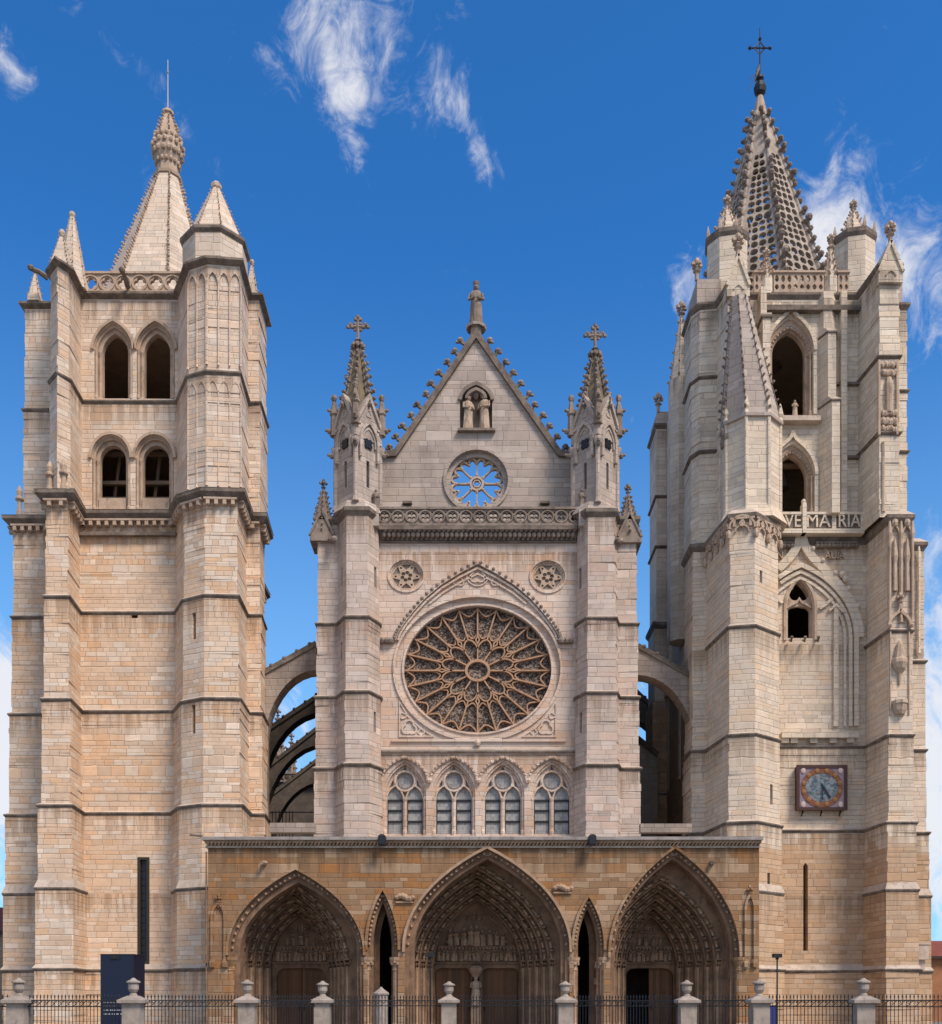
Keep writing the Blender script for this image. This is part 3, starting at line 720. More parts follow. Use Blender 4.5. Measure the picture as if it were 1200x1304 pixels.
# the great blind arch with traceried window
fr = FY(2.92); ba = M()
zsp = Z(812, 2.8)
for (hw, rise, w_, d_) in ((3.30, 4.30, .26, -.30), (2.98, 3.95, .20, -.20), (2.66, 3.6, .16, -.12)):
    a = arch(wx, hw, zsp, rise, Z(925, 2.8), 12)
    a = [p for p in a if p[0] > 18.3]
    ba.bar(a, w_, d_, .05, fr)
og = ogee(wx, 3.5, zsp, 4.7, Z(672, 2.8), 10); h_ = len(og)//2
ba.bar([p for p in og[:h_+1] if p[0] > 18.3], .50, -.26, .05, fr); ba.bar(og[h_:], .50, -.265, .05, fr)
for i in range(h_+1, len(og)-3, 2): ba.ball(fr(og[i][0]+.28, og[i][1]+.15, -.25), .15, 1, 6, 4)
ba.fbox(fr, X(1062, 2.8), X(1068, 2.8), Z(925, 2.8), Z(772, 2.8), -.16, .05)
ba.bar([(X(1056, 2.8), Z(778, 2.8)), (X(1065, 2.8), Z(770, 2.8)), (X(1074, 2.8), Z(780, 2.8))], .14, -.22, .05, fr)
ba.bar([(X(1044, 2.8), Z(775, 2.8)), (X(1052, 2.8), Z(770, 2.8)), (X(1060, 2.8), Z(762, 2.8))], .16, -.18, .05, fr)
ba.bar([(X(997, 2.8), Z(768, 2.8)), (X(992, 2.8), Z(764, 2.8)), (X(990.5, 2.8), Z(764, 2.8))], .16, -.18, .05, fr)
for px in (1072, 1076): ba.ball(fr(X(px, 2.8), Z(695+(px-1045)*1.4, 2.8), -.25), .22, 1, 6, 4)
ba.box(X(996, 2.5), X(1094, 2.5), 2.45, 2.9, Z(940, 2.6), Z(935, 2.6)+.1)
for px in (1001, 1012, 1037, 1062, 1084): ba.box(X(px-4, 2.5), X(px+5, 2.5), 2.6, 2.95, Z(952, 2.6)+.3, Z(940, 2.6))
bo = ba.build('blind_arch', 'right_top', T2)
tw = M(); zb = Z(812, 2.8)
outer = arch(wx, .80, Z(772, 2.8), 1.67, zb, 9)
lower_h = [(wx-.66, zb+.1), (wx+.66, zb+.1), (wx+.66, Z(775, 2.8)), (wx+.5, Z(771, 2.8)), (wx, Z(769, 2.8)), (wx-.5, Z(771, 2.8)), (wx-.66, Z(775, 2.8))]
zc = Z(752, 2.8)
tre = []
for i in range(36):
    t = 2*pi*i/36+pi/2; r = .58*(.60+.40*abs(cos(1.5*(t-pi/2)))); tre.append((wx+1.05*r*cos(t), zc+.05+1.15*r*sin(t)))
tw.panel(outer, [lower_h, tre], .25, .5, fr)
tw.bar([(wx-.75, Z(772, 2.8)), (wx-.45, Z(768, 2.8)), (wx-.15, Z(765, 2.8)), (wx, Z(760, 2.8)), (wx+.15, Z(765, 2.8)), (wx+.45, Z(768, 2.8)), (wx+.75, Z(772, 2.8))], .1, .12, .3, fr)
wo = tw.build('tracery_window', 'carve', bo)
tb = M(); tb.bar(arch(wx, .92, Z(772, 2.8), 1.8, Z(815, 2.8)), .16, -.1, .3, fr); tb.build('window_frame', 'carve', wo)
for i, px in enumerate((1007, 1024, 1041)):
    hk = M(); x = X(px, 2.6); z = Z(820, 2.6); hk.tube([(x, 2.8, z+.3), (x, 2.45, z+.1), (x-.05, 2.2, z+.22)], .06, 5); hk.ball((x-.05, 2.2, z+.25), .11); hk.build('iron_hook', 'crust_shade', T2)
# lettering parapet
pp = M(); y = 2.25
x0, x1 = X(992, y), X(1101, y); z0, z1 = Z(677, y), Z(652, y)
pp.box(x0, x1, y+.12, y+.45, z0, z1-.12); pp.box(x0, x1, y-.04, y+.5, z1-.14, z1); pp.box(x0, x1, y-.06, y+.5, z0-.1, z0+.16)
for px in (1024, 1062.5, 1099): pp.box(X(px-2.5, y), X(px+2.5, y), y-.02, y+.4, z0, z1)
pp.box(X(1022, y), X(1027, y), y-.1, y+.4, z0-.1, Z(641, y)); pp.ball((X(1024.5, y), y+.1, Z(639, y)), .16, 1.4)
po = pp.build('parapet', 'right_top', T2)
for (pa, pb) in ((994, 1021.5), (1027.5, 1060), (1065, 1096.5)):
    rc = M(); rc.box(X(pa, y), X(pb, y), y+.095, y+.2, z0+.2, z1-.16); rc.build('recess', 'crust_shade', po)  # dark backing stands in for shade in the gaps of the lettering
def lettering(txt, px, py, y, hpx, wpx, mat, parent, ext=.09):
    cu = bpy.data.curves.new('lettering', 'FONT'); cu.body = txt; cu.size = 1; cu.extrude = .05; cu.align_x = 'CENTER'
    ob = bpy.data.objects.new('t', cu); COL.objects.link(ob)
    me = bpy.data.meshes.new_from_object(ob.evaluated_get(bpy.context.evaluated_depsgraph_get()))
    COL.objects.unlink(ob); bpy.data.objects.remove(ob)
    xs = [v.co.x for v in me.vertices]; ys = [v.co.y for v in me.vertices]
    sx = wpx*S(y)/(max(xs)-min(xs)); sy = hpx*S(y)/(max(ys)-min(ys)); mx = (max(xs)+min(xs))/2; my = min(ys)
    m = M(); m.add([(X(px, y)+(v.co.x-mx)*sx, y-v.co.z*ext/.05, Z(py, y)+(v.co.y-my)*sy) for v in me.vertices], [tuple(p.vertices) for p in me.polygons])
    bpy.data.meshes.remove(me)
    return m.build('lettering', mat, parent)
lettering('AVE', 1003, 671.5, 2.33, 16.5, 34, 'right_top', po); lettering('MA', 1042.5, 671.5, 2.33, 16.5, 30, 'right_top', po); lettering('RIA', 1082, 671.5, 2.33, 16.5, 28, 'right_top', po)
rb = M()
fr2 = FY(2.7)
for px in list(range(994, 1012, 5))+list(range(1041, 1092, 5)): rb.ball((X(px, 2.7), 2.7, Z(695, 2.7)), .17, .8, 6, 4)
rb.box(X(993, 2.7), X(1012, 2.7), 2.62, 2.95, Z(692.5, 2.7), Z(690, 2.7)); rb.box(X(1039, 2.7), X(1091, 2.7), 2.62, 2.95, Z(692.5, 2.7), Z(690, 2.7))
rb.build('foliage_frieze', 'carve_grey', T2)
lettering('AUIA', 1063, 712, 2.84, 9, 25, 'carve', T2, .1); lettering('N', 993, 712, 2.84, 9, 7, 'carve', T2, .1)
# octagonal stair turret above the cornice with its leaning pyramid roof
tr = M(); cc = (16.62, 2.3); tr.prism(regular(*cc, 1.72, 8), 29.9, 35.7)
tr.prism(regular(*cc, 2.15, 8), 29.7, 30.6, regular(*cc, 1.74, 8))
tu = tr.build('stair_turret', 'right_top', T2)
cl = M()
for k, a in enumerate(regular(*cc, 1.72, 8)):
    cl.lathe(a[0], a[1], [(.17, 30.2), (.12, 30.6), (.12, 35.6), (.19, 35.8), (.13, 36.0), (.21, 36.2), (.05, 36.85)], 6)
cl.build('colonnette', 'right_top', tu)
pr = M(); ck = M(); q8 = regular(15.75, 1.40, .50, 8); p8 = regular(*cc, 1.78, 8); zt = Z(375, 1.0)
pr.prism(p8, 35.7, zt, q8); pr.prism(regular(*cc, 1.9, 8), 35.6, 35.78)
for a, c in zip(p8, q8): crockets(ck, ((*a, 35.9), (*c, zt)), .17, .03, .97, 15, c0=(16.3, 2))
for i in range(26):
    t = random.random(); ck.ball((15.05+.75*t-random.random()*.25, 1.6+random.random(), 34.4+6*t), .16+.12*random.random(), 1.3, 5, 4)
pr.build('turret_roof', 'gable', tu); ck.build('crockets', 'carve_grey', tu)
sc_ = M(); corbels(sc_, offset(OCT, -.12), 29.35, .16, .36, .16, .5)
for i in range(5):
    pass
n = len(OCT)
for i in range(1, 5):
    a, b_ = Vector(OCT[i]), Vector(OCT[(i+1) % n]); L = (b_-a).length; f3 = FR(a.x, a.y, math.atan2((b_-a).y, (b_-a).x)); kk = max(1, int(L/.9))
    for j in range(kk):
        c = (j+.5)*L/kk
        sc_.bar(rarch(c, L/kk/2-.04, 28.75, None, 8), .11, -.06, .2, f3); sc_.bar(rarch(c, L/kk/4, 28.55, None, 6), .08, -.03, .2, f3)
        sc_.bar(ell(c, 29.02, .14, .14, 8), .07, -.05, .2, f3, True); sc_.ball(f3(j*L/kk, 28.4, -.02), .17, 1.7, 6, 4)
for i in range(2):
    a, b_ = Vector(BUT[1]), Vector(BUT[2]); f3 = FR(a.x, a.y, 0)
    c = .4+.7*i; sc_.bar(arch(c, .3, 28.3, .7, 24.3, 5), .1, -.05, .2, f3); sc_.ball(f3(c, 29.1, 0), .2, 1.3, 6, 4); sc_.lathe(a.x+c, a.y, [(.16, 25.2), (.12, 26.8), (.2, 27.2), (.06, 28.2)], 6)
for xx in (24.0, 24.65, 25.3): sc_.lathe(xx, -.02, [(.12, 23.4), (.09, 23.8), (.09, 28.2), (.16, 28.5), (.06, 29.2)], 6)
sc_.build('lace_frieze', 'carve', tu)
for xx in (25.7, 26.2, 26.7, 27.2):
    m = M(); m.lathe(xx, 3.55, [(.13, 22.8), (.09, 23.2), (.09, 28.2), (.16, 28.6), (.05, 29.3)], 6); m.build('shaft', 'right_top', T2)
# niche canopies and corbels on the right buttress
nc = M()
for px, y in ((1131, .3),):
    x = X(px+1, y)
    for (za, zb) in ((29.9, 34.4),): nc.lathe(x-.3, y+.05, [(.13, za), (.1, za+.3), (.1, zb-.5)], 8)
    for (zz, r) in ((38.3, .3), (37.8, .34), (35.5, .34), (35.0, .4), (34.6, .3)):
        for k in range(7): nc.ball((x-.35+.12*k, y-.03, zz+.12*random.random()), r*.45, 1.3, 5, 4)
    nc.lathe(x, y, [(.22, 35.6), (.2, 36.2), (.24, 37.2), (.16, 37.6)], 8); nc.fbox(FY(y), x-.62, x-.5, 34.3, 38.6, -.1, .05); nc.fbox(FY(y), x+.42, x+.54, 34.3, 38.6, -.1, .05)
no = nc.build('niche_canopy', 'carve', T2)
nb = M(); f3 = FY(0.05); cx = X(1146, 0)
nb.bar(ogee(cx, .62, Z(796, 0), .7, Z(775, 0), 6), .16, -.18, .1, f3); finial(nb, cx, -.05, Z(772, 0), .5)
for sx in (-1, 1): nb.ball((cx+sx*.62, -.12, Z(797, 0)), .16); 
nb.bar([(cx-.52, Z(910, 0)), (cx-.52, Z(797, 0))], .07, -.07, .1, f3); nb.bar([(cx+.55, Z(910, 0)), (cx+.55, Z(797, 0))], .07, -.07, .1, f3)
nb.lathe(cx, .0, [(.05, Z(816, 0)), (.22, Z(822, 0)), (.36, Z(838, 0)), (.44, Z(841, 0)), (.46, Z(845, 0)), (.34, Z(852, 0)), (.12, Z(858, 0)), (.05, Z(872, 0))], 8)
nb.lathe(cx, .0, [(.3, Z(910, 0)), (.38, Z(905, 0)), (.42, Z(898, 0)), (.48, Z(897, 0)), (.46, Z(893, 0))], 8)
nb.build('niche', 'carve', T2)
# top of the right tower: gabled piers, turrets, balustrades
for (x0, x1, y0, y1, ze, za, fp) in ((15.1, 16.45, 1.75, 4.2, 43.9, 45.7, .8), (23.42, 24.82, .12, 3.4, 43.6, 45.3, .75)):
    gm = M(); xm = (x0+x1)/2
    gm.panel([(x0, ze-.6), (x1, ze-.6), (x1, ze), (xm, za), (x0, ze)], [], y0, y1, FY(0), back=True)
    for sx in (x0, x1): gm.bar([(sx, ze), (xm, za+.05)], .16, y0-.1, y1, FY(0))
    gm.bar(arch(xm, .28, ze-.25, .3, None, 5), .07, y0-.06, y0+.05, FY(0))
    go = gm.build('gabled_pier', 'right_top', T2); fm = M(); finial(fm, xm, y0+.1, za+.15, fp)
    crockets(fm, ((x1, y0, ze), (xm, y0, za)), .16, .2, .8, 3, outdir=(1, 0, 0)); fm.build('finial', 'carve', go)
for (cx, y, pa) in ((X(926, 5), 5, 253), (X(1087, 5), 5, 259)):
    tm = M(); tm.prism(regular(cx, y, 1.30, 8, 0.2), 44.1, 48.7); to = tm.build('corner_turret', 'right_top', T2)
    cm = M(); cm.prism(regular(cx, y, 1.42, 8, .2), 48.6, 48.85); cm.prism(regular(cx, y, 1.32, 8, .2), 48.4, 48.6, regular(cx, y, 1.42, 8, .2)); cm.build('cornice', 'crust_shade', to)
    st = M(); ck = M(); spirelet(st, ck, cx, y, .95, 48.85, Z(pa, 5)-.6, 8, 5, .17, top=.14, fin=.55)
    for a in regular(cx, y, 1.25, 8, .2): ck.lathe(a[0], a[1], [(.12, 48.85), (.12, 49.15), (.03, 49.6)], 5)
    st.build('turret_roof', 'spire_left', to); ck.build('finial', 'carve', to)
blk = M(); blk.box(13.75, 15.2, 3.65, 6.2, 44.1, Z(356, 3.7)); blk.box(24.9, 26.3, 3.8, 7, 44.1, Z(362, 3.8)); blk.box(13.7, 14.6, 17.05, 19.8, 44.1, 45.1)
blk.build('coping_block', 'gable', T2)
for (x, y, z, s_) in ((13.75, 3.75, Z(356, 3.7)+.2, .75), (26.05, 3.9, Z(362, 3.8)+.15, .75), (13.8, 17.1, 45.3, .8)):
    fm = M(); finial(fm, x, y, z, s_); fm.build('finial', 'carve', T2)
for (px, y, zt, r) in ((868, 11, 396, .8), (1058, 3.1, 302, .42), (943+33, 3.0, 320, .35)):
    st = M(); ck = M(); cx = X(px, y); st.prism(regular(cx, y, r*1.1, 8), 44.1 if r < .6 else 26, 45.2 if r < .6 else 43.6); spirelet(st, ck, cx, y, r, 45.2 if r < .6 else 43.6, Z(zt, y)-.55, 8, 5, .16, top=.16, fin=.5 if r < .6 else .8)
    po_ = st.build('pinnacle', 'right_top', T2); ck.build('finial', 'carve', po_)
bb = M(); z0, z1 = 44.15, Z(347, 2.7)
for (x0, x1, n) in ((X(961, 2.7), X(975, 2.7), 2), (X(986, 2.7), X(1050, 2.7), 8), (X(1068, 2.7), X(1082, 2.7), 2)):
    hh = []
    for i in range(n):
        c = x0+(i+.5)*(x1-x0)/n; w_ = (x1-x0)/n/2-.06
        for (za, zb) in ((z0+.2, (z0+z1)/2-.05), ((z0+z1)/2+.05, z1-.1)): hh.append(foil(c, (za+zb)/2, min(w_, .26), 4, 12, 0, (zb-za)/2, .2))
    bb.panel([(x0, z0), (x1, z0), (x1, z1), (x0, z1)], hh, 0, .2, FY(2.75), back=True); bb.box(x0-.05, x1+.05, 2.66, 3.05, z1, z1+.12)
bb.build('balustrade', 'carve', T2)
# pierced spire
sp = M(); ck = M(); yc = 10; bx, tx = X(977, yc), X(968.5, yc); zb_, zt_ = 44.2, Z(147, yc)
Pb = regular(bx, yc, 5.05, 8, 0); Pt = regular(tx, yc, .50, 8, 0)
sp.prism([tuple(Vector(a)*.0+Vector(a)) for a in regular(bx, yc, 1.0, 8, 0)], zb_-.2, zb_)
for k in range(8):
    a, b_ = Vector((*Pb[k], zb_)), Vector((*Pb[(k+1) % 8], zb_)); c, d = Vector((*Pt[(k+1) % 8], zt_)), Vector((*Pt[k], zt_))
    ud = (b_-a).normalized(); mid = (a+b_)/2; vd = ((c+d)/2-mid); vd -= ud*vd.dot(ud); H = vd.length; vd.normalize(); nd = vd.cross(ud).normalized()
    sk = ((c+d)/2-mid).dot(ud)
    fr = (lambda mid, ud, vd, nd: lambda u, v, dd: tuple(mid+ud*u+vd*v+nd*dd))(mid, ud, vd, nd)
    wb, wt = (b_-a).length/2, (c-d).length/2
    W = lambda v: wb+(wt-wb)*v/H
    hh = []; v = .5
    while v < H*.80:
        w_ = W(v); nn = 5 if w_ > 1.5 else (4 if w_ > 1.1 else (3 if w_ > .74 else (2 if w_ > .42 else 1))); step = max(.5, min(.66, 1.7*w_/nn))*random.uniform(.92, 1.08)
        for j in range(nn):
            uu = sk*v/H+(-1+(2*j+1)/nn)*(w_-.26)
            rr = min((w_-.18)/nn-.03, .27)*random.uniform(.86, 1.06)
            if rr > .07: hh.append([(uu+rr*cos(t), v+min(step*.45, rr*2.0)*sin(t)) for t in (2*pi*q_/8 for q_ in range(8))])
        v += step
    sp.panel([(-wb, 0), (wb, 0), (sk+wt, H), (sk-wt, H)], hh, 0, .22, fr, back=True, rim=False)
    sp.tube([a, d], .16, 6, .08)
    crockets(ck, (tuple(a), tuple(d)), .50, .06, .975, 23, c0=(bx, yc))
so = sp.build('spire', 'spire_grey', T2); ck.build('crockets', 'carve_grey', so)
cp = M(); cp.prism(regular(tx, yc, .52, 8, 0), zt_-.1, Z(123, yc), regular(tx-.02, yc, .2, 8, 0)); cp.build('spire_tip', 'carve', so)
vn = M(); zk = Z(113, yc); vn.lathe(tx-.02, yc, [(.15, zk-.55), (.36, zk-.3), (.42, zk), (.3, zk+.35), (.14, zk+.5), (.26, zk+.65), (.2, zk+.85), (.06, zk+1)], 10)
vn.tube([(tx-.02, yc, zk+.8), (tx-.02, yc, Z(35, yc))], .06, 6, .03)
zc = Z(61, yc); vn.tube([(tx-.72, yc, zc), (tx+.68, yc, zc)], .05, 6)
for c in ((-.7, 0), (.66, 0), (-.02, .6)): vn.ball((tx+c[0], yc, zc+c[1]), .12)
for (dx, dz) in ((-.25, .25), (.2, .25), (-.25, -.25), (.2, -.25)): vn.tube([(tx-.02, yc, zc+dz*1.8), (tx+dx, yc, zc+dz*.5), (tx+dx*1.9, yc, zc)], .035, 5)
vt = Z(82, yc)
for q_ in range(5): vn.tube([(tx-.03, yc, vt-.12*q_), (tx-.28-.02*q_, yc-.1, zk+1.1-.17*q_)], .055, 5, .04)
for q_ in ((-.85, .35), (-.9, -.45)): vn.tube([(tx-.1, yc, vt-.5), (tx+q_[0], yc-.35, zk+q_[1])], .04, 5, .02)
vn.build('weather_vane', 'iron', so)
# flank details
fl = M(); fl.box(14.35, 14.7, 12.0, 12.6, 17, 44.1); fl.box(14.4, 14.7, 16.2, 16.9, 17, 44.1)
fl.box(14.2, 14.7, 6.6, 17, 24.0, 24.6); fl.box(14.3, 14.7, 6.6, 17, 24.6, 25.6)
fl.build('flank_pilaster', 'right_top', T2)
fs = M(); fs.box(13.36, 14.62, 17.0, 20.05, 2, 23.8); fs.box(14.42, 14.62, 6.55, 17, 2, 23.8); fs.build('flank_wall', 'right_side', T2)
bm = M(); bm.lathe(X(998, 4), 4.5, [(.5, Z(618, 4)), (.42, Z(612, 4)), (.3, Z(602, 4)), (.22, Z(596, 4)), (.05, Z(592, 4))], 12)
bmo = tag(bm.build('bell', 'rust', loc=(X(998, 4), 4.5, Z(618, 4))), 'bronze bell hanging in the lower arched opening of the right tower', 'bell')
m = M(); m.box(17.6, 21.2, 4.4, 4.7, Z(590, 4), Z(586, 4)); m.build('headstock', 'portal_pale', bmo)
# clock
ck_ = thing('tower_clock', 'square painted clock with round blue dial and brown number ring on the right tower', 'clock', (X(1046.5, 2.7), 2.7, Z(1031, 2.7)))
y = 2.42; x0, x1, z0, z1 = X(1015.5, y), X(1078, y), Z(1031, y), Z(975.5, y); xm, zm = (x0+x1)/2, (z0+z1)/2; a_, b_ = (x1-x0)/2, (z1-z0)/2
def pm(name, c, var=.25, sc=4, rough=.5): MT[name] = plain(name, c, rough, .3, 0, var, sc)
pm('clock_maroon', (.055, .022, .018)); pm('clock_violet', (.20, .16, .21), .4); pm('clock_brown', (.17, .06, .025), .5, 5); pm('clock_gold', (.22, .105, .04), .5, 6); pm('clock_cream', (.48, .35, .29), .15)
def dial():
    k = NT('painted_dial'); P = k.node('ShaderNodeNewGeometry').outputs['Position']
    n = k.noise(P, 3.4, 6, .75, .6); n2 = k.noise(k.vmath('ADD', P, (9, 3, 5)), 4.2, 6, .8, .8); n3 = k.noise(k.vmath('ADD', P, (2, 31, 5)), 2.6, 5, .8, .5)
    c = k.mix(k.rng(n, .42, .6), (.035, .06, .085), (.17, .22, .245)); c = k.mix(k.math('MULTIPLY', k.rng(n2, .53, .62), .8), c, (.30, .16, .12)); c = k.mix(k.math('MULTIPLY', k.rng(n3, .56, .66), .8), c, (.05, .15, .12))
    return k.fin(c, .45, .4)
MT['dial'] = dial()
m = M(); m.box(x0, x1, y, 2.9, z0, z1); m.build('case', 'clock_maroon', ck_)
m = M(); m.box(x0+.12, x1-.12, y-.02, y+.02, z0+.1, z1-.1); m.build('panel', 'clock_violet', ck_)
fr = FY(y); m = M(); m.bar([(x0+.04, z0+.04), (x1-.04, z0+.04), (x1-.04, z1-.04), (x0+.04, z1-.04)], .18, -.08, .04, fr, True); m.build('frame', 'clock_maroon', ck_)
m = M(); m.order(fr, ell(xm, zm, a_*.86, b_*.92, 40), ell(xm, zm, a_*.66, b_*.66, 40), -.045, 0, True); m.build('number_ring', 'clock_brown', ck_)
m = M()
for k in range(12):
    t = 2*pi*(k+.5)/12; m.ball((xm+a_*.76*sin(t), y-.05, zm+b_*.79*cos(t)), .16, 1, 8, 4, 1, .25)
m.build('numeral', 'clock_gold', ck_)
m = M(); m.panel(ell(xm, zm, a_*.68, b_*.68, 40), [], -.03, 0, fr); m.build('dial', 'dial', ck_)
for sx in (-1, 1):
    for sz in (-1, 1):
        m = M(); m.ball((xm+sx*a_*.76, y-.04, zm+sz*b_*.78), .15, 1.25, 10, 6, 1, .3); m.build('boss', 'clock_cream', ck_)
m = M(); m.bar([(xm-.05, zm+.25), (xm+.5, zm-.62)], .08, -.10, -.07, fr); m.bar([(xm, zm-.05), (xm+.02, zm-.75)], .06, -.12, -.10, fr); m.build('hand', 'navy', ck_)
for px in (1021, 1045, 1069):
    m = M(); x = X(px, 2.6); m.tube([(x+.15, 2.8, z0-.05), (x, 2.5, z0-.25), (x-.1, 2.3, z0-.4)], .05, 5); m.build('bracket', 'iron', ck_)
# ================================================================ GABLED FRONT
FC = thing('cathedral_facade', 'pinkish grey gabled church front with large round rose window between the two towers', 'facade', (.4, 3.6, 0))
WY = 3.6
PL = [(-9.34, 3.2), (-8.06, 3.2), (-7.44, 2.0), (-6.09, 2.0), (-5.5, 3.2), (-5.5, 7), (-9.34, 7)]
PR = [(6.36, 3.3), (6.9, 2.2), (8.62, 2.2), (8.9, 3.2), (10.1, 3.2), (10.1, 7), (6.36, 7)]
dk = M(); pl = M(); pr = M()
lv = [9.1, Z(975, 2.5), Z(883, 2.5), Z(788, 2.5), Z(655, 2.5)]
of = [.12, .04, -.02, -.08]
for poly, edge, sgn in ((PL, 3, 1), (PR, 0, -1)):
    for i in range(4):
        a, b_ = poly[edge], poly[edge+1]; xm = (a[0]+b_[0])/2+.05*sgn
        h = {edge: [slit(xm, z0, z0+1.25, .12) for z0 in ([] if i in (0, 2) else [lv[i]+2.0])]}
        if not h[edge]: h = {}
        if poly is PL:
            fy = 3.25
            zz = {0: None, 1: None, 2: 832, 3: 737}.get(i)
            if zz: h[1] = [slit(-7.75, Z(zz, 3.2)-.6, Z(zz, 3.2)+.5, .1)]
        walls(pr, offset(poly, of[i]), lv[i], lv[i+1], h, .5)
        if i: string(dk, pl, poly, lv[i], of[i-1], of[i], .14, .10, .08, .12)
    pr.build('buttress', 'pier', FC); pr = M()
    dk.prism(offset(poly, .12), lv[4]-.02, lv[4]+.2); dk.prism(offset(poly, -.1), lv[4]-.3, lv[4]-.02, offset(poly, .12), cap=False)
# rose wall with its real openings
fw = M(); z0, z1 = 8.5, Z(690, WY)
RX, RZ0 = X(608.5, WY), Z(851.5, WY); rx, rz = 94.5*S(WY), 81.5*S(WY)
lan = [X(515.5+62.6*i, WY) for i in range(4)]
LH = []
for cx in lan: LH.append(arch(cx, 1.30, Z(1012, WY), 2.02, Z(1064, WY), 8))
holes = [ell(RX, RZ0, rx+.50, rz+.42, 64)]+LH
rds = [(X(517.5, WY), Z(733, WY)), (X(698, WY), Z(734, WY))]
for c in rds: holes.append(ell(c[0], c[1], 22*S(WY), 20*S(WY), 32))
fw.panel([(-5.6, z0), (6.45, z0), (6.45, z1), (-5.6, z1)], holes, 0, .35, FY(WY), rim=False)
fw.build('front_wall', 'front', FC)
fr = FY(WY)
rw = M(); rw.order(fr, ell(RX, RZ0, rx+.50, rz+.42, 64), ell(RX, RZ0, rx, rz, 64), .14, .75, True)
rw.bar(ell(RX, RZ0, rx+.58, rz+.50, 64), .14, -.12, .1, fr, True); rw.bar(ell(RX, RZ0, rx+.04, rz+.04, 64), .12, .05, .3, fr, True)
ro = rw.build('rose_window', 'front', FC)
tc = M(); P = lambda r, t: (RX+rx*r*sin(t), RZ0+rz*r*cos(t))
D0_, D1_ = .36, .62
tc.bar([P(.155, 2*pi*i/32) for i in range(32)], .16, D0_-.04, D1_, fr, True)
for k in range(24):
    t = 2*pi*k/24; ev = k % 2 == 0
    if ev: tc.bar([P(.165, t), P(.38, t)], .085, D0_, D1_, fr)
    tc.bar([P(.53 if ev else .49, t), P(.985, t)], .088, D0_-.03, D1_, fr)
    # scallops at the rim
    t1 = t+2*pi/24; tm = (t+t1)/2
    tc.bar([P(.975-.115*sin(pi*s), t+(t1-t)*s) for s in (0, .1, .22, .36, .5, .64, .78, .9, 1)], .075, D0_+.02, D1_, fr)
    # heads of the long lights at their inner end
    tc.bar([P(.60-.09*sin(pi*s), t+(t1-t)*s) for s in (0, .2, .4, .6, .8, 1)], .075, D0_+.04, D1_, fr)
for k in range(12):
    t = 2*pi*k/12; h12 = 2*pi/12
    tc.bar([P(.345+.15*sin(pi*q)**.75, t+h12*q) for q in (0, .06, .15, .3, .42, .5, .58, .7, .85, .94, 1)], .085, D0_, D1_, fr)
    tc.bar([P(.42, t), P(.485, t+.05), P(.545, t), P(.485, t-.05)], .085, D0_-.02, D1_, fr, True)
tc.build('rose_tracery', 'tracery', ro)
g = M(); g.panel(ell(RX, RZ0, rx+.05, rz+.05, 64), [], .58, .64, fr); g.build('pane', 'rose_glass', ro)
# pointed hood over the rose and the carved panels
hd = M(); HP = [(106, 816), (103, 807), (95, 794), (83, 778.5), (68, 762), (48, 745), (24, 730), (0, 717.5)]
ha = [(RX-dx*S(WY), Z(py, WY)) for dx, py in HP]; ha = ha+[(2*RX-a, b_) for a, b_ in reversed(ha[:-1])]
h2 = [(RX+(a-RX)*.955, Z(816, WY)+(b_-Z(816, WY))*.93) for a, b_ in ha]; h3 = [(RX+(a-RX)*.91, Z(816, WY)+(b_-Z(816, WY))*.86) for a, b_ in ha]
hd.bar(ha, .22, -.26, .1, fr); hd.bar(h2, .12, -.16, .1, fr); hd.bar(h3[4:-4], .10, -.10, .1, fr)
ho = hd.build('hood_mould', 'front', FC)
hc = M()
for i in range(len(ha)-1):
    a, b_ = Vector(ha[i]), Vector(ha[i+1])
    for t in (.17, .5, .83):
        p = a.lerp(b_, t); hc.ball(fr(p.x, p.y+.05, -.24), .13, .9, 5, 4)
for px in (493, 721):
    for dx in (-.3, 0, .25): hc.ball(fr(X(px, WY)+dx, Z(817, WY), -.2), .22, .9, 6, 4)
hc.build('crockets', 'carve_grey', ho)
cv = M(); zt = Z(745, WY)
cv.bar(ell(RX, zt+.55, .66, .62, 20), .07, -.07, .05, fr, True)
cv.bar(foil(RX, zt+.55, .48, 3, 24, pi/2), .09, -.1, .05, fr, True)
for dx in (-1.15, 1.15): cv.bar(foil(RX+dx, zt+.22, .33, 3, 24, pi/2), .08, -.08, .05, fr, True)
for sx, cx in ((-1, X(509, WY)), (1, X(708, WY))):
    zb = Z(938, WY)
    cv.bar([(cx, zb), (cx, zb+2.1), (cx-sx*.5, zb+1.25), (cx-sx*1.2, zb+.55), (cx-sx*2.0, zb)], .09, -.08, .05, fr, True)
    cv.bar(foil(cx-sx*.60, zb+.52, .46, 3, 24, pi/2), .1, -.1, .05, fr, True); cv.bar(foil(cx-sx*1.32, zb+.26, .2, 4, 16), .07, -.07, .05, fr, True); cv.bar(foil(cx-sx*.22, zb+1.25, .2, 3, 16), .07, -.07, .05, fr, True)
cv.fbox(fr, X(499, WY), X(721, WY), Z(945, WY), Z(942, WY), -.14, .05); cv.ball(fr(RX, Z(947, WY), -.15), .2, 1.1)
cv.build('carved_panel', 'front', FC)
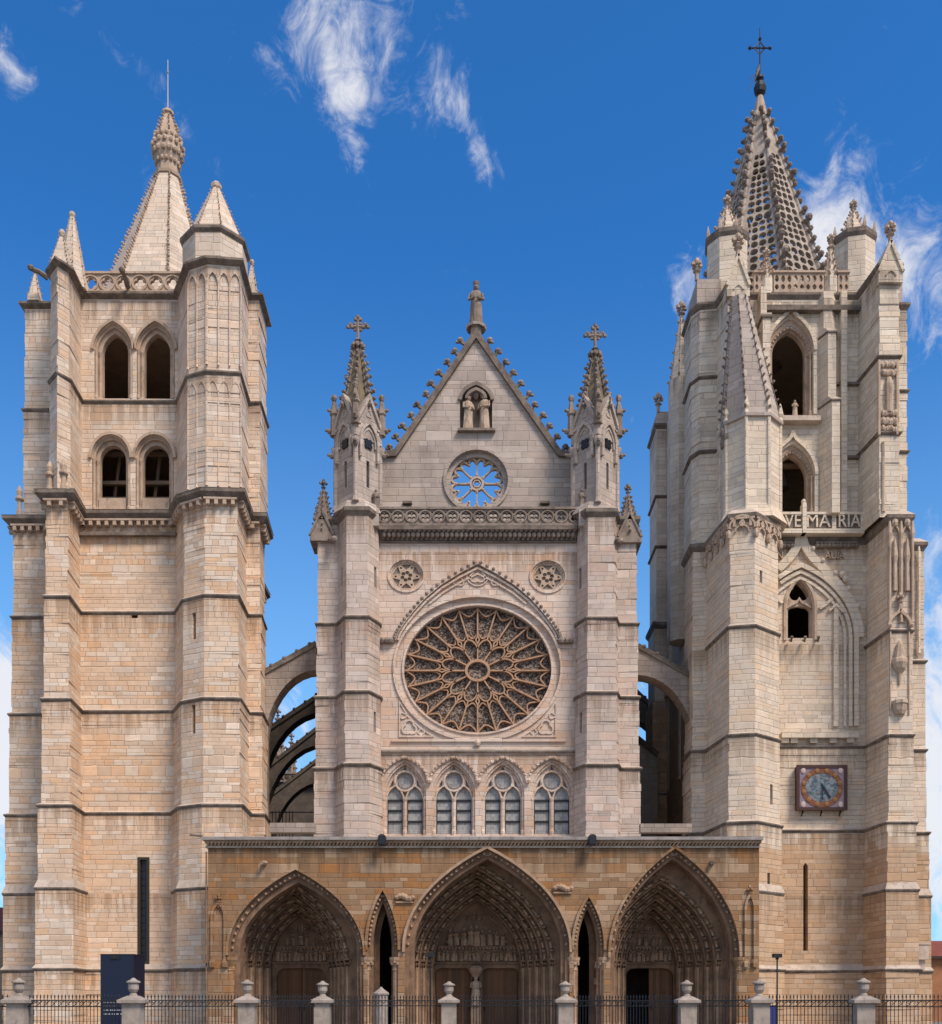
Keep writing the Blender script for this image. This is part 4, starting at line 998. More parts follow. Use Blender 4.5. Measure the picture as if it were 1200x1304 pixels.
for (cx, cz) in rds:
    m = M(); a, b_ = 22*S(WY), 20*S(WY)
    m.order(fr, ell(cx, cz, a, b_, 32), ell(cx, cz, a*.88, b_*.88, 32), .05, .3, True); m.bar(ell(cx, cz, a+.04, b_+.04, 32), .1, -.07, .1, fr, True)
    mo = m.build('roundel', 'front', FC)
    m = M()
    hh = [ell(cx+a*.24*cos(t), cz+b_*.24*sin(t), a*.12, b_*.12, 10) for t in (2*pi*i/6+.3 for i in range(6))]
    hh += [[(cx+a*r*cos(t+d), cz+b_*r*sin(t+d)) for r, d in ((.42, 0), (.56, .24), (.80, .40), (.76, 0), (.80, -.40), (.56, -.24))] for t in (2*pi*i/6+pi/2 for i in range(6))]
    hh += [ell(cx+a*.62*cos(t), cz+b_*.62*sin(t), a*.07, b_*.07, 8) for t in (2*pi*(i+.5)/6+pi/2 for i in range(6))]
    m.panel(ell(cx, cz, a*.92, b_*.92, 32), hh, .12, .3, fr); m.build('tracery', 'carve', mo)
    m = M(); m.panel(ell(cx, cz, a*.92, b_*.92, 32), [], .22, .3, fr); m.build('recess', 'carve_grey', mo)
# four twin lancets
for i, cx in enumerate(lan):
    zs_, zb = Z(1017, WY), Z(1064, WY)
    m = M(); out = arch(cx, 1.30, Z(1012, WY), 2.02, zb, 8); inn = arch(cx, 1.18, Z(1012, WY), 1.86, zb, 8)
    m.order(fr, out, inn, .12, .5)
    lo_ = m.build('lancet_window', 'front', FC)
    m = M(); hh = []
    for sx in (-1, 1): hh.append(arch(cx+sx*.605, .475, zs_, .78, zb+.15, 6))
    oc = (cx, Z(993.5, WY)); hh.append(ell(oc[0], oc[1], .54, .54, 24))
    for sx in (-1, 1): hh.append([(cx+sx*.70, oc[1]-.32), (cx+sx*.98, oc[1]-.42), (cx+sx*.72, oc[1]+.10)])
    hh.append([(cx, oc[1]-.98), (cx+.16, oc[1]-.68), (cx-.16, oc[1]-.68)]); hh.append([(cx, oc[1]+.92), (cx-.12, oc[1]+.68), (cx+.12, oc[1]+.68)])
    m.panel(inn, hh, .32, .55, fr); m.bar(ell(*oc, .60, .60, 24), .10, .25, .4, fr, True)
    for sx in (-1, 1): m.bar(arch(cx+sx*.605, .52, zs_, .84, zb+.1, 6), .08, .26, .4, fr)
    m.bar([(cx+.40*cos(t), oc[1]+.40*sin(t)) for t in (2*pi*k/16 for k in range(16))], .01, .45, .5, fr, True)
    m.build('window_tracery', 'front', lo_)
    m = M()
    for sx in (-1.24, 0, 1.24):
        p = fr(cx+sx, 0, .2 if sx else .27); m.lathe(p[0], p[1], [(.15, zb), (.15, zb+.3), (.085, zb+.4), (.085, zs_-.2), (.15, zs_), (.16, zs_+.08)], 8)
    m.build('colonnette', 'front', lo_)
    m = M(); m.panel(arch(cx, 1.17, Z(1012, WY), 1.85, zb, 8), [], .5, .56, fr); go = m.build('pane', 'glass', lo_)
    m = M()
    for py in (1018, 1031, 1045):
        for sx in (-1, 1): m.fbox(fr, cx+sx*.605-.5, cx+sx*.605+.5, Z(py, WY)-.06, Z(py, WY)+.06, .42, .5)
    for sx in (-1, 1): m.fbox(fr, cx+sx*.605-.5, cx+sx*.605-.42, zb, zs_, .44, .5); m.fbox(fr, cx+sx*.605+.42, cx+sx*.605+.5, zb, zs_, .44, .5)
    m.build('glazing_bar', 'iron', lo_)
    m = M(); hp = arch(cx, 1.42, Z(995, WY), 1.45, None, 8); m.bar(hp, .15, -.16, .1, fr)
    for k in range(len(hp)-1): m.ball(fr((hp[k][0]+hp[k+1][0])/2, (hp[k][1]+hp[k+1][1])/2+.03, -.14), .10, .9, 5, 3)
    for sx in (-1, 1): m.ball(fr(cx+sx*1.46, Z(995, WY), -.16), .17, 1, 6, 4)
    m.build('hood_mould', 'front', lo_)
dk.fbox(fr, -5.4, 6.3, Z(959, WY), Z(956.5, WY), -.16, .05); pl.fbox(fr, -5.4, 6.3, Z(956.5, WY), Z(955.5, WY)+.06, -.13, .05)
# foliage cornice, balustrade
dk.box(-5.55, 6.4, WY-.12, WY+.4, Z(692, WY), Z(689.5, WY)); dk.box(-5.55, 6.4, WY-.62, WY+2.2, Z(676, 3.2), Z(671, 3.2))
dk.prism([(-5.55, WY-.05), (6.4, WY-.05), (6.4, WY+.3), (-5.55, WY+.3)], Z(689.5, WY), Z(677, WY), [(-5.55, WY-.45), (6.4, WY-.45), (6.4, WY+.3), (-5.55, WY+.3)])
dk.build('string_course', 'crust_shade', FC); pl.build('weathering', 'ledge', FC)
m = M(); n = 40
for i in range(n):
    x = -5.4+11.7*(i+.5)/n
    m.ball((x, WY-.34, Z(684, WY)), .16, 1.2, 6, 4); m.ball((x+.1, WY-.46, Z(679, WY)), .15, .9, 6, 4); m.ball((x-.07, WY-.2, Z(688, WY)), .09, 1, 5, 3)
m.build('foliage_frieze', 'carve_grey', FC)
by = 3.05; bz0, bz1 = Z(668, by), Z(649, by); m = M(); x0, x1 = X(481, by), X(741, by); n = 15
hh = []
for i in range(n):
    c = x0+(i+.5)*(x1-x0)/n; cz = (bz0+bz1)/2+.02
    for k in range(4):
        t = pi/2*k+pi/4; hh.append(ell(c+.17*cos(t), cz+.17*sin(t), .12, .12, 10))
    for sx in (-1, 1): hh.append([(c+sx*.395-.06, cz+.3), (c+sx*.395, cz+.10), (c+sx*.395+.045, cz+.3)] if sx < 0 else [(c+.34, cz-.3), (c+.385, cz-.1), (c+.30, cz-.3)])
m.panel([(x0, bz0), (x1, bz0), (x1, bz1), (x0, bz1)], hh, 0, .2, FY(by), back=True)
for i in range(n): m.bar(ell(x0+(i+.5)*(x1-x0)/n, (bz0+bz1)/2+.02, .36, .36, 16), .07, -.07, .02, FY(by), True)
m.box(x0, x1, by-.1, by+.3, bz1, bz1+.14); m.box(x0, x1, by-.08, by+.26, bz0-.1, bz0+.06)
m.build('balustrade', 'carve_grey', FC)
# gable
GY = 5.0; gx0, gx1 = X(482, GY), X(735, GY); ze = Z(580, GY); gc, ga = X(606.5, GY), Z(428, GY)
oc = (X(607.5, GY), Z(612, GY)); r1 = 40*S(GY); niche = arch(X(606.5, GY), 20.5*S(GY), Z(510, GY), 21*S(GY), Z(548, GY), 7)
m = M(); m.panel([(gx0, Z(672, GY)), (gx1, Z(672, GY)), (gx1, ze), (X(713, GY), ze), (gc, ga), (X(503, GY), ze), (gx0, ze)],
                 [ell(*oc, r1, r1*.97, 40), niche], 0, .8, FY(GY), back=True)
go = m.build('gable', 'gable', FC); fr = FY(GY)
m = M(); m.bar([(X(485, GY), ze), (X(503, GY), ze+.05), (gc, ga+.1), (X(713, GY), ze+.05), (X(733, GY), ze)], .34, -.22, .9, fr)
m.build('coping', 'crust_shade', go)
m = M(); m.bar([(X(503, GY), ze+.1), (gc, ga+.16), (X(713, GY), ze+.1)], .12, -.1, .4, fr)
for sx, a in ((-1, (X(503, GY), ze)), (1, (X(713, GY), ze))):
    for k in range(11):
        t = (k+.25)/11.2; x = a[0]+(gc-a[0])*t; z = a[1]+(ga-a[1])*t; nx, nz = sx*.80, .6
        y = GY+.1; nx *= random.uniform(.8, 1.15); nz += random.uniform(-.2, .2); m.tube([(x, y, z), (x+nx*.45, y, z+nz*.35), (x+nx*.6, y, z+.4)], .11, 5, .13); m.ball((x+nx*.62, y-.02, z+.42), .21, .85, 6, 4); m.ball((x+nx*.82, y-.02, z+.32), .14, .9, 5, 3)
m.build('crockets', 'carve_grey', go)
m = M(); m.order(fr, ell(*oc, r1, r1*.97, 40), ell(*oc, r1*.84, r1*.81, 40), .2, .75, True); m.bar(ell(*oc, r1+.06, r1*.97+.06, 40), .16, -.12, .1, fr, True)
wo = m.build('oculus', 'gable', go)
m = M(); hub = r1*.20
m.bar(ell(*oc, hub, hub, 20), .13, .34, .6, fr, True); m.bar(ell(*oc, hub*.6, hub*.6, 6), .06, .36, .58, fr, True)
for k in range(8):
    t = 2*pi*k/8+pi/2; d = (cos(t), sin(t))
    m.bar([(oc[0]+d[0]*hub, oc[1]+d[1]*hub), (oc[0]+d[0]*r1*.76, oc[1]+d[1]*r1*.74)], .085, .38, .58, fr)
    m.ball(fr(oc[0]+d[0]*r1*.72, oc[1]+d[1]*r1*.70, .45), .13, 1, 6, 4); m.ball(fr(oc[0]+d[0]*r1*.27, oc[1]+d[1]*r1*.27, .4), .1, 1, 6, 4)
    tm = t+pi/8
    for s in (-1, 1):
        e = [(oc[0]+r1*(.80-.15*sin(pi*q))*cos(t+pi/8*s*q*1.0), oc[1]+r1*(.78-.15*sin(pi*q))*sin(t+pi/8*s*q)) for q in (0, .3, .6, .85, 1)]
    for j in (0, 1):
        t0 = t+pi/8*j
        m.bar([(oc[0]+r1*(.68+.15*sin(pi*q))*cos(t0+pi/8*q), oc[1]+r1*(.66+.15*sin(pi*q))*sin(t0+pi/8*q)) for q in (0, .15, .3, .5, .7, .85, 1)], .13, .36, .6, fr)
        m.ball(fr(oc[0]+r1*.66*cos(t0), oc[1]+r1*.64*sin(t0), .42), .105, 1, 6, 4)
m.build('tracery', 'carve', wo)
m = M(); m.panel(niche, [], .5, .55, fr); m.bar(niche[1:-1], .22, -.14, .1, fr)
m.fbox(fr, X(583, GY), X(631, GY), Z(551, GY), Z(548, GY), -.3, .1)
for dx in (-.42, 0, .42): m.ball(fr(X(606.5, GY)+dx, Z(500, GY), .25), .22, 1.3, 6, 4)
m.bar(arch(X(606.5, GY), .6, Z(508, GY), .6, None, 5), .18, -.1, .3, fr)
m.build('niche', 'carve_grey', go)
for px in (519, 694):
    m = M(); m.fbox(fr, X(px-6, GY), X(px+6, GY), Z(643, GY), Z(640, GY), -.25, .05); m.fbox(fr, X(px-4, GY), X(px+4, GY), Z(648, GY), Z(643, GY), -.06, .05); m.build('vent_hood', 'crust_shade', go)
m = M(); ped = (gc, GY+.3); m.lathe(gc, GY+.3, [(.34, ga-.6), (.34, ga+.75), (.42, ga+.85), (.62, Z(413, GY)-.15), (.66, Z(413, GY)), (.4, Z(413, GY)+.02)], 10); m.build('pedestal', 'gable', go)
def statue(label, x, y, z, h, turn=0, mat='carve', crown=False, group=None):
    return tag(figure(M(), x, y, z, h, turn, crown=crown).build('statue', mat, loc=(x, y, z)), label, 'statue', group)
statue('tall crowned robed stone statue standing on the very tip of the central gable', gc, GY+.3, Z(413, GY), 56*S(GY), 0, 'carve_grey', True)
statue('robed statue on the left inside the arched gable niche, turned to its companion', X(596.5, GY), GY+.12, Z(548, GY), 2.25, .5, 'carve')
statue('robed statue on the right inside the arched gable niche, facing its companion', X(617, GY), GY+.12, Z(548, GY), 2.35, -.5, 'carve')
statue('small stone statue at the left end of the front balustrade beside the left pinnacle', X(479, 2.9), 2.9, Z(651, 2.9), 1.35, 0, 'carve_grey')
statue('small stone statue at the right end of the front balustrade beside the right pinnacle', X(741, 2.9), 2.9, Z(651, 2.9), 1.35, 0, 'carve_grey')
statue('small stone statue on the sill of the upper arched opening of the right tower', X(1013, 2.5), 2.55, Z(531, 2.5), 1.05)
m = M(); m.box(X(475, 2.9), X(483, 2.9), 2.6, 3.2, Z(672, 2.9), Z(651, 2.9)); m.box(X(737, 2.9), X(745, 2.9), 2.6, 3.2, Z(672, 2.9), Z(651, 2.9)); m.build('plinth', 'gable', FC)
# the two big pinnacles and two small ones on the buttresses
for (pxc, y, ztop, tx) in ((456, 3.4, 441, 456), (758, 3.6, 452, 755)):
    cx = X(pxc, y); r = 1.34; zb = lv[4]+.2; zg = Z(553, y-1); o = M(); rot = 0
    base = regular(cx, y, r+.22, 8, pi/8); o.prism(base, zb, zb+.5, regular(cx, y, r, 8, pi/8)); body = regular(cx, y, r, 4, -pi/2)
    body = [(cx+r*1.0*cos(-pi/2+k*pi/2), y+r*1.0*sin(-pi/2+k*pi/2)) for k in range(4)]
    hh = {}
    for e in (0, 3):
        a, b_ = body[e], body[(e+1) % 4]; xm = (a[0]+b_[0])/2
        hh[e] = [slit(xm, zb+1.5, zb+3.1, .16)]
    walls(o, body, zb+.3, zg+.9, hh, .3)
    po_ = o.build('pinnacle', 'gable', FC)
    o = M()
    for e in range(4):
        a, b_ = Vector(body[e]), Vector(body[(e+1) % 4]); L = (b_-a).length; f4 = FR(a.x, a.y, math.atan2((b_-a).y, (b_-a).x))
        o.panel([(-.1, zg-.2), (L+.1, zg-.2), (L+.1, zg+.55), (L/2, zg+2.35), (-.1, zg+.55)], [], -.06, .3, f4)
        o.bar([(-.1, zg+.5), (L/2, zg+2.4), (L+.1, zg+.5)], .17, -.2, .3, f4)
        o.bar(arch(L/2, .66, zg-.35, 1.15, zg-1.4, 6), .17, -.2, .1, f4); o.bar(arch(L/2, .50, zg-.4, .88, zg-.6, 6), .1, -.12, .1, f4)
        o.bar(foil(L/2, zg+1.35, .22, 3, 18, pi/2), .06, -.1, .0, f4, True)
        o.lathe(a.x, a.y, [(.22, zb+.4), (.15, zb+.7), (.15, zg-.9), (.26, zg-.55), (.28, zg-.35)], 8)
    o.build('gablet', 'gable', po_)
    o = M()
    for e in range(4):
        a, b_ = Vector(body[e]), Vector(body[(e+1) % 4]); L = (b_-a).length; f4 = FR(a.x, a.y, math.atan2((b_-a).y, (b_-a).x))
        o.panel(foil(L/2, zg-.42, .34, 4, 20, pi/4), [], -.09, 0, f4)
    o.build('quatrefoil', 'void', po_)
    o = M()
    for k, a in enumerate(body):
        d = Vector((a[0]-cx, a[1]-y)).normalized()
        for (dz, ext) in ((-.8, .22), (.7, .36), (1.9, .22)):
            o.ball((a[0]+d.x*ext, a[1]+d.y*ext, zg+dz), .19, .8, 6, 4); o.ball((a[0]+d.x*(ext+.2), a[1]+d.y*(ext+.2), zg+dz+.08), .13, .8, 5, 3); o.tube([(a[0]-d.x*.2, a[1]-d.y*.2, zg+dz), (a[0]+d.x*ext, a[1]+d.y*ext, zg+dz)], .12, 5)
        o.lathe(a[0]+d.x*.1, a[1]+d.y*.1, [(.26, zg+.4), (.2, zg+1.6), (.28, zg+1.7), (.08, zg+2.6)], 6); o.ball((a[0]+d.x*.1, a[1]+d.y*.1, zg+2.7), .2, 1.2, 5, 4)
    o.build('crockets', 'carve_grey', po_)
    st = M(); ck = M(); zt = Z(ztop, y); p8 = regular(cx, y, 1.02, 8, 0); q8 = regular(cx, y, .2, 8, 0)
    st.prism(p8, zg+.9, zt, q8)
    for a, c in zip(p8, q8): crockets(ck, ((*a, zg+1.6), (*c, zt)), .26, .05, .95, 10, c0=(cx, y))
    for t in range(8): ck.ball((cx+.3*cos(t*pi/4), y+.3*sin(t*pi/4), zt), .17, .9, 5, 3)
    cross(ck, cx, y, zt+.25, .92)
    st.build('spirelet', 'lichen', po_); ck.build('cross_finial', 'carve_grey', po_)
for (px, y, sgn, zb_, ztop) in ((412, 3.8, -1, 690, 611), (800, 3.8, 1, 692, 617)):
    cx = X(px, y); o = M(); ck = M(); zb, zt = Z(zb_, y), Z(ztop, y)
    o.box(cx-.72, cx+.72, y-.75, y+1.2, zb-.25, zb); o.box(cx-.62, cx+.62, y-.62, y+.62, zb, zb+.5)
    o.panel([(cx-.72, zb), (cx+.72, zb), (cx, zb+1.55)], [], 0, 1.3, FY(y-.72), back=True)
    spirelet(o, ck, cx, y, .72, zb+.3, zt-.7, 8, 9, .16, 0, .16, .5)
    oo = o.build('pinnacle', 'carve_grey', FC)
    for k in (-1, 1): ck.tube([(cx+k*.72, y-.72, zb+.1), (cx, y-.72, zb+1.6)], .09, 5)
    ck.tube([(cx-.5*sgn, y-.6, zb-.1), (cx-.7*sgn, y-1.0, zb-.3), (cx-.85*sgn, y-1.5, zb-.55)], .2, 6, .13); ck.ball((cx-.86*sgn, y-1.55, zb-.5), .19)
    ck.build('crockets', 'carve_grey', oo)
# ================================================================ NAVE AND FLYING BUTTRESSES BEHIND
nv = thing('nave', 'dark stone nave wall and roof running back behind the gabled front', 'church', (0, 30, 0))
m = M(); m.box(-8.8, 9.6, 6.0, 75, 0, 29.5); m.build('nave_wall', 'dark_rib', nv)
m = M(); m.panel([(-8.9, 29.5), (9.7, 29.5), (.4, 31.2)], [], 6.5, 75, FY(0), back=True); m.build('roof', 'tile', nv)
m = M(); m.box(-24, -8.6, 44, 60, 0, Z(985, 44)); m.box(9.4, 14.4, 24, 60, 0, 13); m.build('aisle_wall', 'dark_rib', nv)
m = M(); m.panel([(9.4, 0), (13.38, 0), (13.38, Z(962, 15)), (9.4, Z(905, 15))], [], 0, 6, FY(15), back=True); m.build('aisle_gable', 'fly', nv)
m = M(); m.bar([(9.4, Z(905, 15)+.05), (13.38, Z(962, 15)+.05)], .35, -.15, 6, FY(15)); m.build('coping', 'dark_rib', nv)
m = M()
for i in range(14):
    x = -20+i*.9; m.bar(ell(x, Z(990, 43.5), .32, .32, 12), .12, 0, .2, FY(43.4), True)
m.box(-24, -8.6, 43.3, 43.7, Z(996, 43.5), Z(994, 43.5)); m.box(-24, -8.6, 43.3, 43.7, Z(986, 43.5), Z(984, 43.5)); m.build('balustrade', 'carve_grey', nv)
def flyer(label, side, yc, xa, za, slope, xb, th, uz, mat, w=1.3):
    """a raking bar from the nave wall (xa, za) down to its pier at xb, hollowed below by a quarter arch"""
    f = tag(thing('flying_buttress', label, 'buttress', (xb, yc, 0)), None, None, 'flying buttresses beside the nave'); sg = 1 if xb > xa else -1
    L = abs(xb-xa); top = [(xa, za), (xb, za-slope*L)]
    und = []
    for i in range(11):
        t = i/10*pi/2; und.append((xa+sg*L*sin(t)*.985, (za-th)-(uz)*(1-cos(t))))
    m = M(); m.panel(top+[(xb, und[-1][1]-1)]+[(xb-sg*.03, und[-1][1]-.5)]+list(reversed(und)), [], 0, w, FY(yc-w/2), back=True); m.build('arch', mat, f)
    m = M(); m.bar([(xa, za+.05), (xb, za-slope*L+.05)], .3, -.12, w+.12, FY(yc-w/2))
    for i in range(int(L/.8)):
        x = xa+sg*(i+.5)*.8; m.ball((x, yc-w/2-.05, za-slope*abs(x-xa)+.22), .16, .8, 5, 3)
    m.build('coping', 'crust_shade' if mat == 'fly' else 'dark_rib', f)
    m = M(); px0, px1 = (xb-1.6, xb) if sg < 0 else (xb, xb+1.6)
    m.box(px0, px1, yc-1.3, yc+1.3, 0, za-slope*L+.2); m.build('pier', mat, f); return f
flyer('pale raking flying buttress nearest the front, between left tower and gabled front', -1, 5.6, X(405, 5.6), Z(825, 5.6), .55, X(338, 5.6), 1.6, 4.9, 'fly')
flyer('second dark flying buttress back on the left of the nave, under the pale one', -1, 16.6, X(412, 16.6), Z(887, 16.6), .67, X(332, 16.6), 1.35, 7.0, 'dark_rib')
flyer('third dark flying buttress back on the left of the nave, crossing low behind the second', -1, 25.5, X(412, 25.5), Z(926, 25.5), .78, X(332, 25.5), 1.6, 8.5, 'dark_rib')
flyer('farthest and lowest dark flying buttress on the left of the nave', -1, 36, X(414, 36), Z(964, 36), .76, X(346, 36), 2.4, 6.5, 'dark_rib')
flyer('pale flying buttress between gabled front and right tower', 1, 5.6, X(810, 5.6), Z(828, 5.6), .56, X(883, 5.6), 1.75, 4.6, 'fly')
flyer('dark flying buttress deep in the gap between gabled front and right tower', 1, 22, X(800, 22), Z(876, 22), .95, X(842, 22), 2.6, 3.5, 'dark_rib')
for (px, y, py, r, h, label) in ((354, 52, 905, .75, 9, 'far grey pinnacle seen in the left gap, the taller of two'), (371.5, 66, 936, .55, 9, 'far slender pinnacle seen low in the left gap, the shorter of two')):
    t = thing('pinnacle', label, 'pinnacle', (X(px, y), y, 0), 'pinnacles far behind the left gap')
    o = M(); ck = M(); cx = X(px, y); zt = Z(py, y); o.box(cx-r*.75, cx+r*.75, y-r*.75, y+r*.75, 0, zt-h*.55); spirelet(o, ck, cx, y, r, zt-h*.55, zt-.8, 8, 6, .28, 0, .2, .7); o.build('shaft', 'carve_grey', t); ck.build('crockets', 'carve_grey', t)
g_ = thing('iron_gate', 'black iron gate on the porch roof under the left flying buttresses', 'gate', (X(365, 8), 8, 0)); m = M()
zb = Z(1058, 8)-.6
for i in range(12): m.tube([(-14.0+.22*i, 8, zb-1), (-14.0+.22*i, 8, zb+1.9)], .025, 4)
m.build('bars', 'iron', g_); m = M()
for dz in (.1, .9, 1.8): m.tube([(-14.2, 8, zb+dz), (-10, 8, zb+dz)], .035, 4)
m.build('rail', 'iron', g_)
# ================================================================ PORCH
PC = thing('entrance_porch', 'ochre stone porch with three deep pointed portals and two narrow arches', 'porch', (0, -4, 0))
PY = -4.0; fr = FY(PY); zt = Z(1080, PY)
px0, px1 = X(265, PY), X(967, PY)
ARC = [(X(379, PY), 75*S(PY), Z(1212, PY), 89*S(PY), 'w'), (X(621, PY), 94*S(PY), Z(1208, PY), 115*S(PY), 'w'), (X(858, PY), 74*S(PY), Z(1215, PY), 122*S(PY), 'w'),
       (X(487, PY), 12.5*S(PY), Z(1205, PY), 56*S(PY), 'n'), (X(749, PY), 12.0*S(PY), Z(1205, PY), 48*S(PY), 'n')]
OUT = [(X(377, PY), 86*S(PY), Z(1212, PY), 104*S(PY)), (X(620.5, PY), 105*S(PY), Z(1208, PY), 127*S(PY)), (X(859.5, PY), 82*S(PY), Z(1215, PY), 134*S(PY)), (X(487.5, PY), 19.5*S(PY), Z(1205, PY), 72*S(PY)), (X(750, PY), 19*S(PY), Z(1205, PY), 63*S(PY))]
m = M()
m.panel([(px0, 0), (px1, 0), (px1, zt), (px0, zt)], [arch(c, hw, zs_, ri, .02, 12, 2.4) for (c, hw, zs_, ri) in OUT], 0, .35, fr, rim=True)
m.box(px0, px0+.6, PY+.34, 3, 0, zt); m.box(px1-.6, px1, PY+.34, 3, 0, zt)
m.build('porch_wall', 'porch', PC)
m = M(); m.box(px0, px1, PY+.2, 4.2, zt-.4, zt+.3); m.build('porch_roof', 'lead', PC)
m = M()
m.box(px0-.25, px1+.12, PY-.40, PY+.3, Z(1069.5, PY-.4), Z(1065.5, PY-.4)); m.box(px0-.1, px1+.05, PY-.16, PY+.3, Z(1080, PY), Z(1078, PY)); m.build('cornice', 'lead', PC)
m = M(); m.box(px0-.12, px1+.06, PY-.26, PY+.2, Z(1072.5, PY-.4)-.02, Z(1069.5, PY-.4)); n = 150
for i in range(n):
    x = px0-.05+(px1-px0+.1)*(i+.5)/n; m.tube([(x-.05, PY-.14, Z(1078, PY)), (x+.06, PY-.3, Z(1073, PY))], .06, 4)
m.box(px0-.05, px1, PY-.09, PY+.2, Z(1078, PY), Z(1072, PY)); m.build('leaf_frieze', 'portal_pale', PC)
BY = -2.7
for i, (c, hw, zs_, ri, kd) in enumerate(ARC):
    o = OUT[i]
    out = arch(o[0], o[1], o[2], o[3], .02, 12, 2.4); inn = arch(c, hw, zs_, ri, .02, 12, 2.4); q = .5
    mid = [(a[0]+(b_[0]-a[0])*q, a[1]+(b_[1]-a[1])*q) for a, b_ in zip(out, inn)]
    m = M(); m.loft(fr, out, .16, mid, .16); m.loft(fr, mid, .16, mid, .34); m.loft(fr, mid, .34, inn, .34); m.loft(fr, inn, .34, inn, .95)
    ao = m.build('porch_arch', 'portal', PC)
    m = M(); m.bar(arch(o[0], o[1]+.06, o[2], o[3]+.08, o[2]-.2, 12, 2.4), .14, -.17, .1, fr); m.build('hood_mould', 'porch' if i != 1 else 'portal_pale', ao)
    m = M(); crv = [(a[0]+(b_[0]-a[0])*.33, a[1]+(b_[1]-a[1])*.33) for a, b_ in zip(out, inn)][1:-1]
    for k in range(len(crv)-1):
        a, b_ = Vector(crv[k]), Vector(crv[k+1]); L = (b_-a).length
        nn = max(1, int(L/.27))
        for j in range(nn):
            p = a.lerp(b_, (j+.5)/nn); m.ball(fr(p.x, p.y, .1), .085, 1, 5, 3)
    m.build('carved_leaves', 'portal_pale', ao)
    m = M(); vb = arch(c, hw, zs_, ri, .02, 12, 2.4); m.loft(fr, vb, .94, vb, BY-PY); m.build('vault', 'portal', ao)
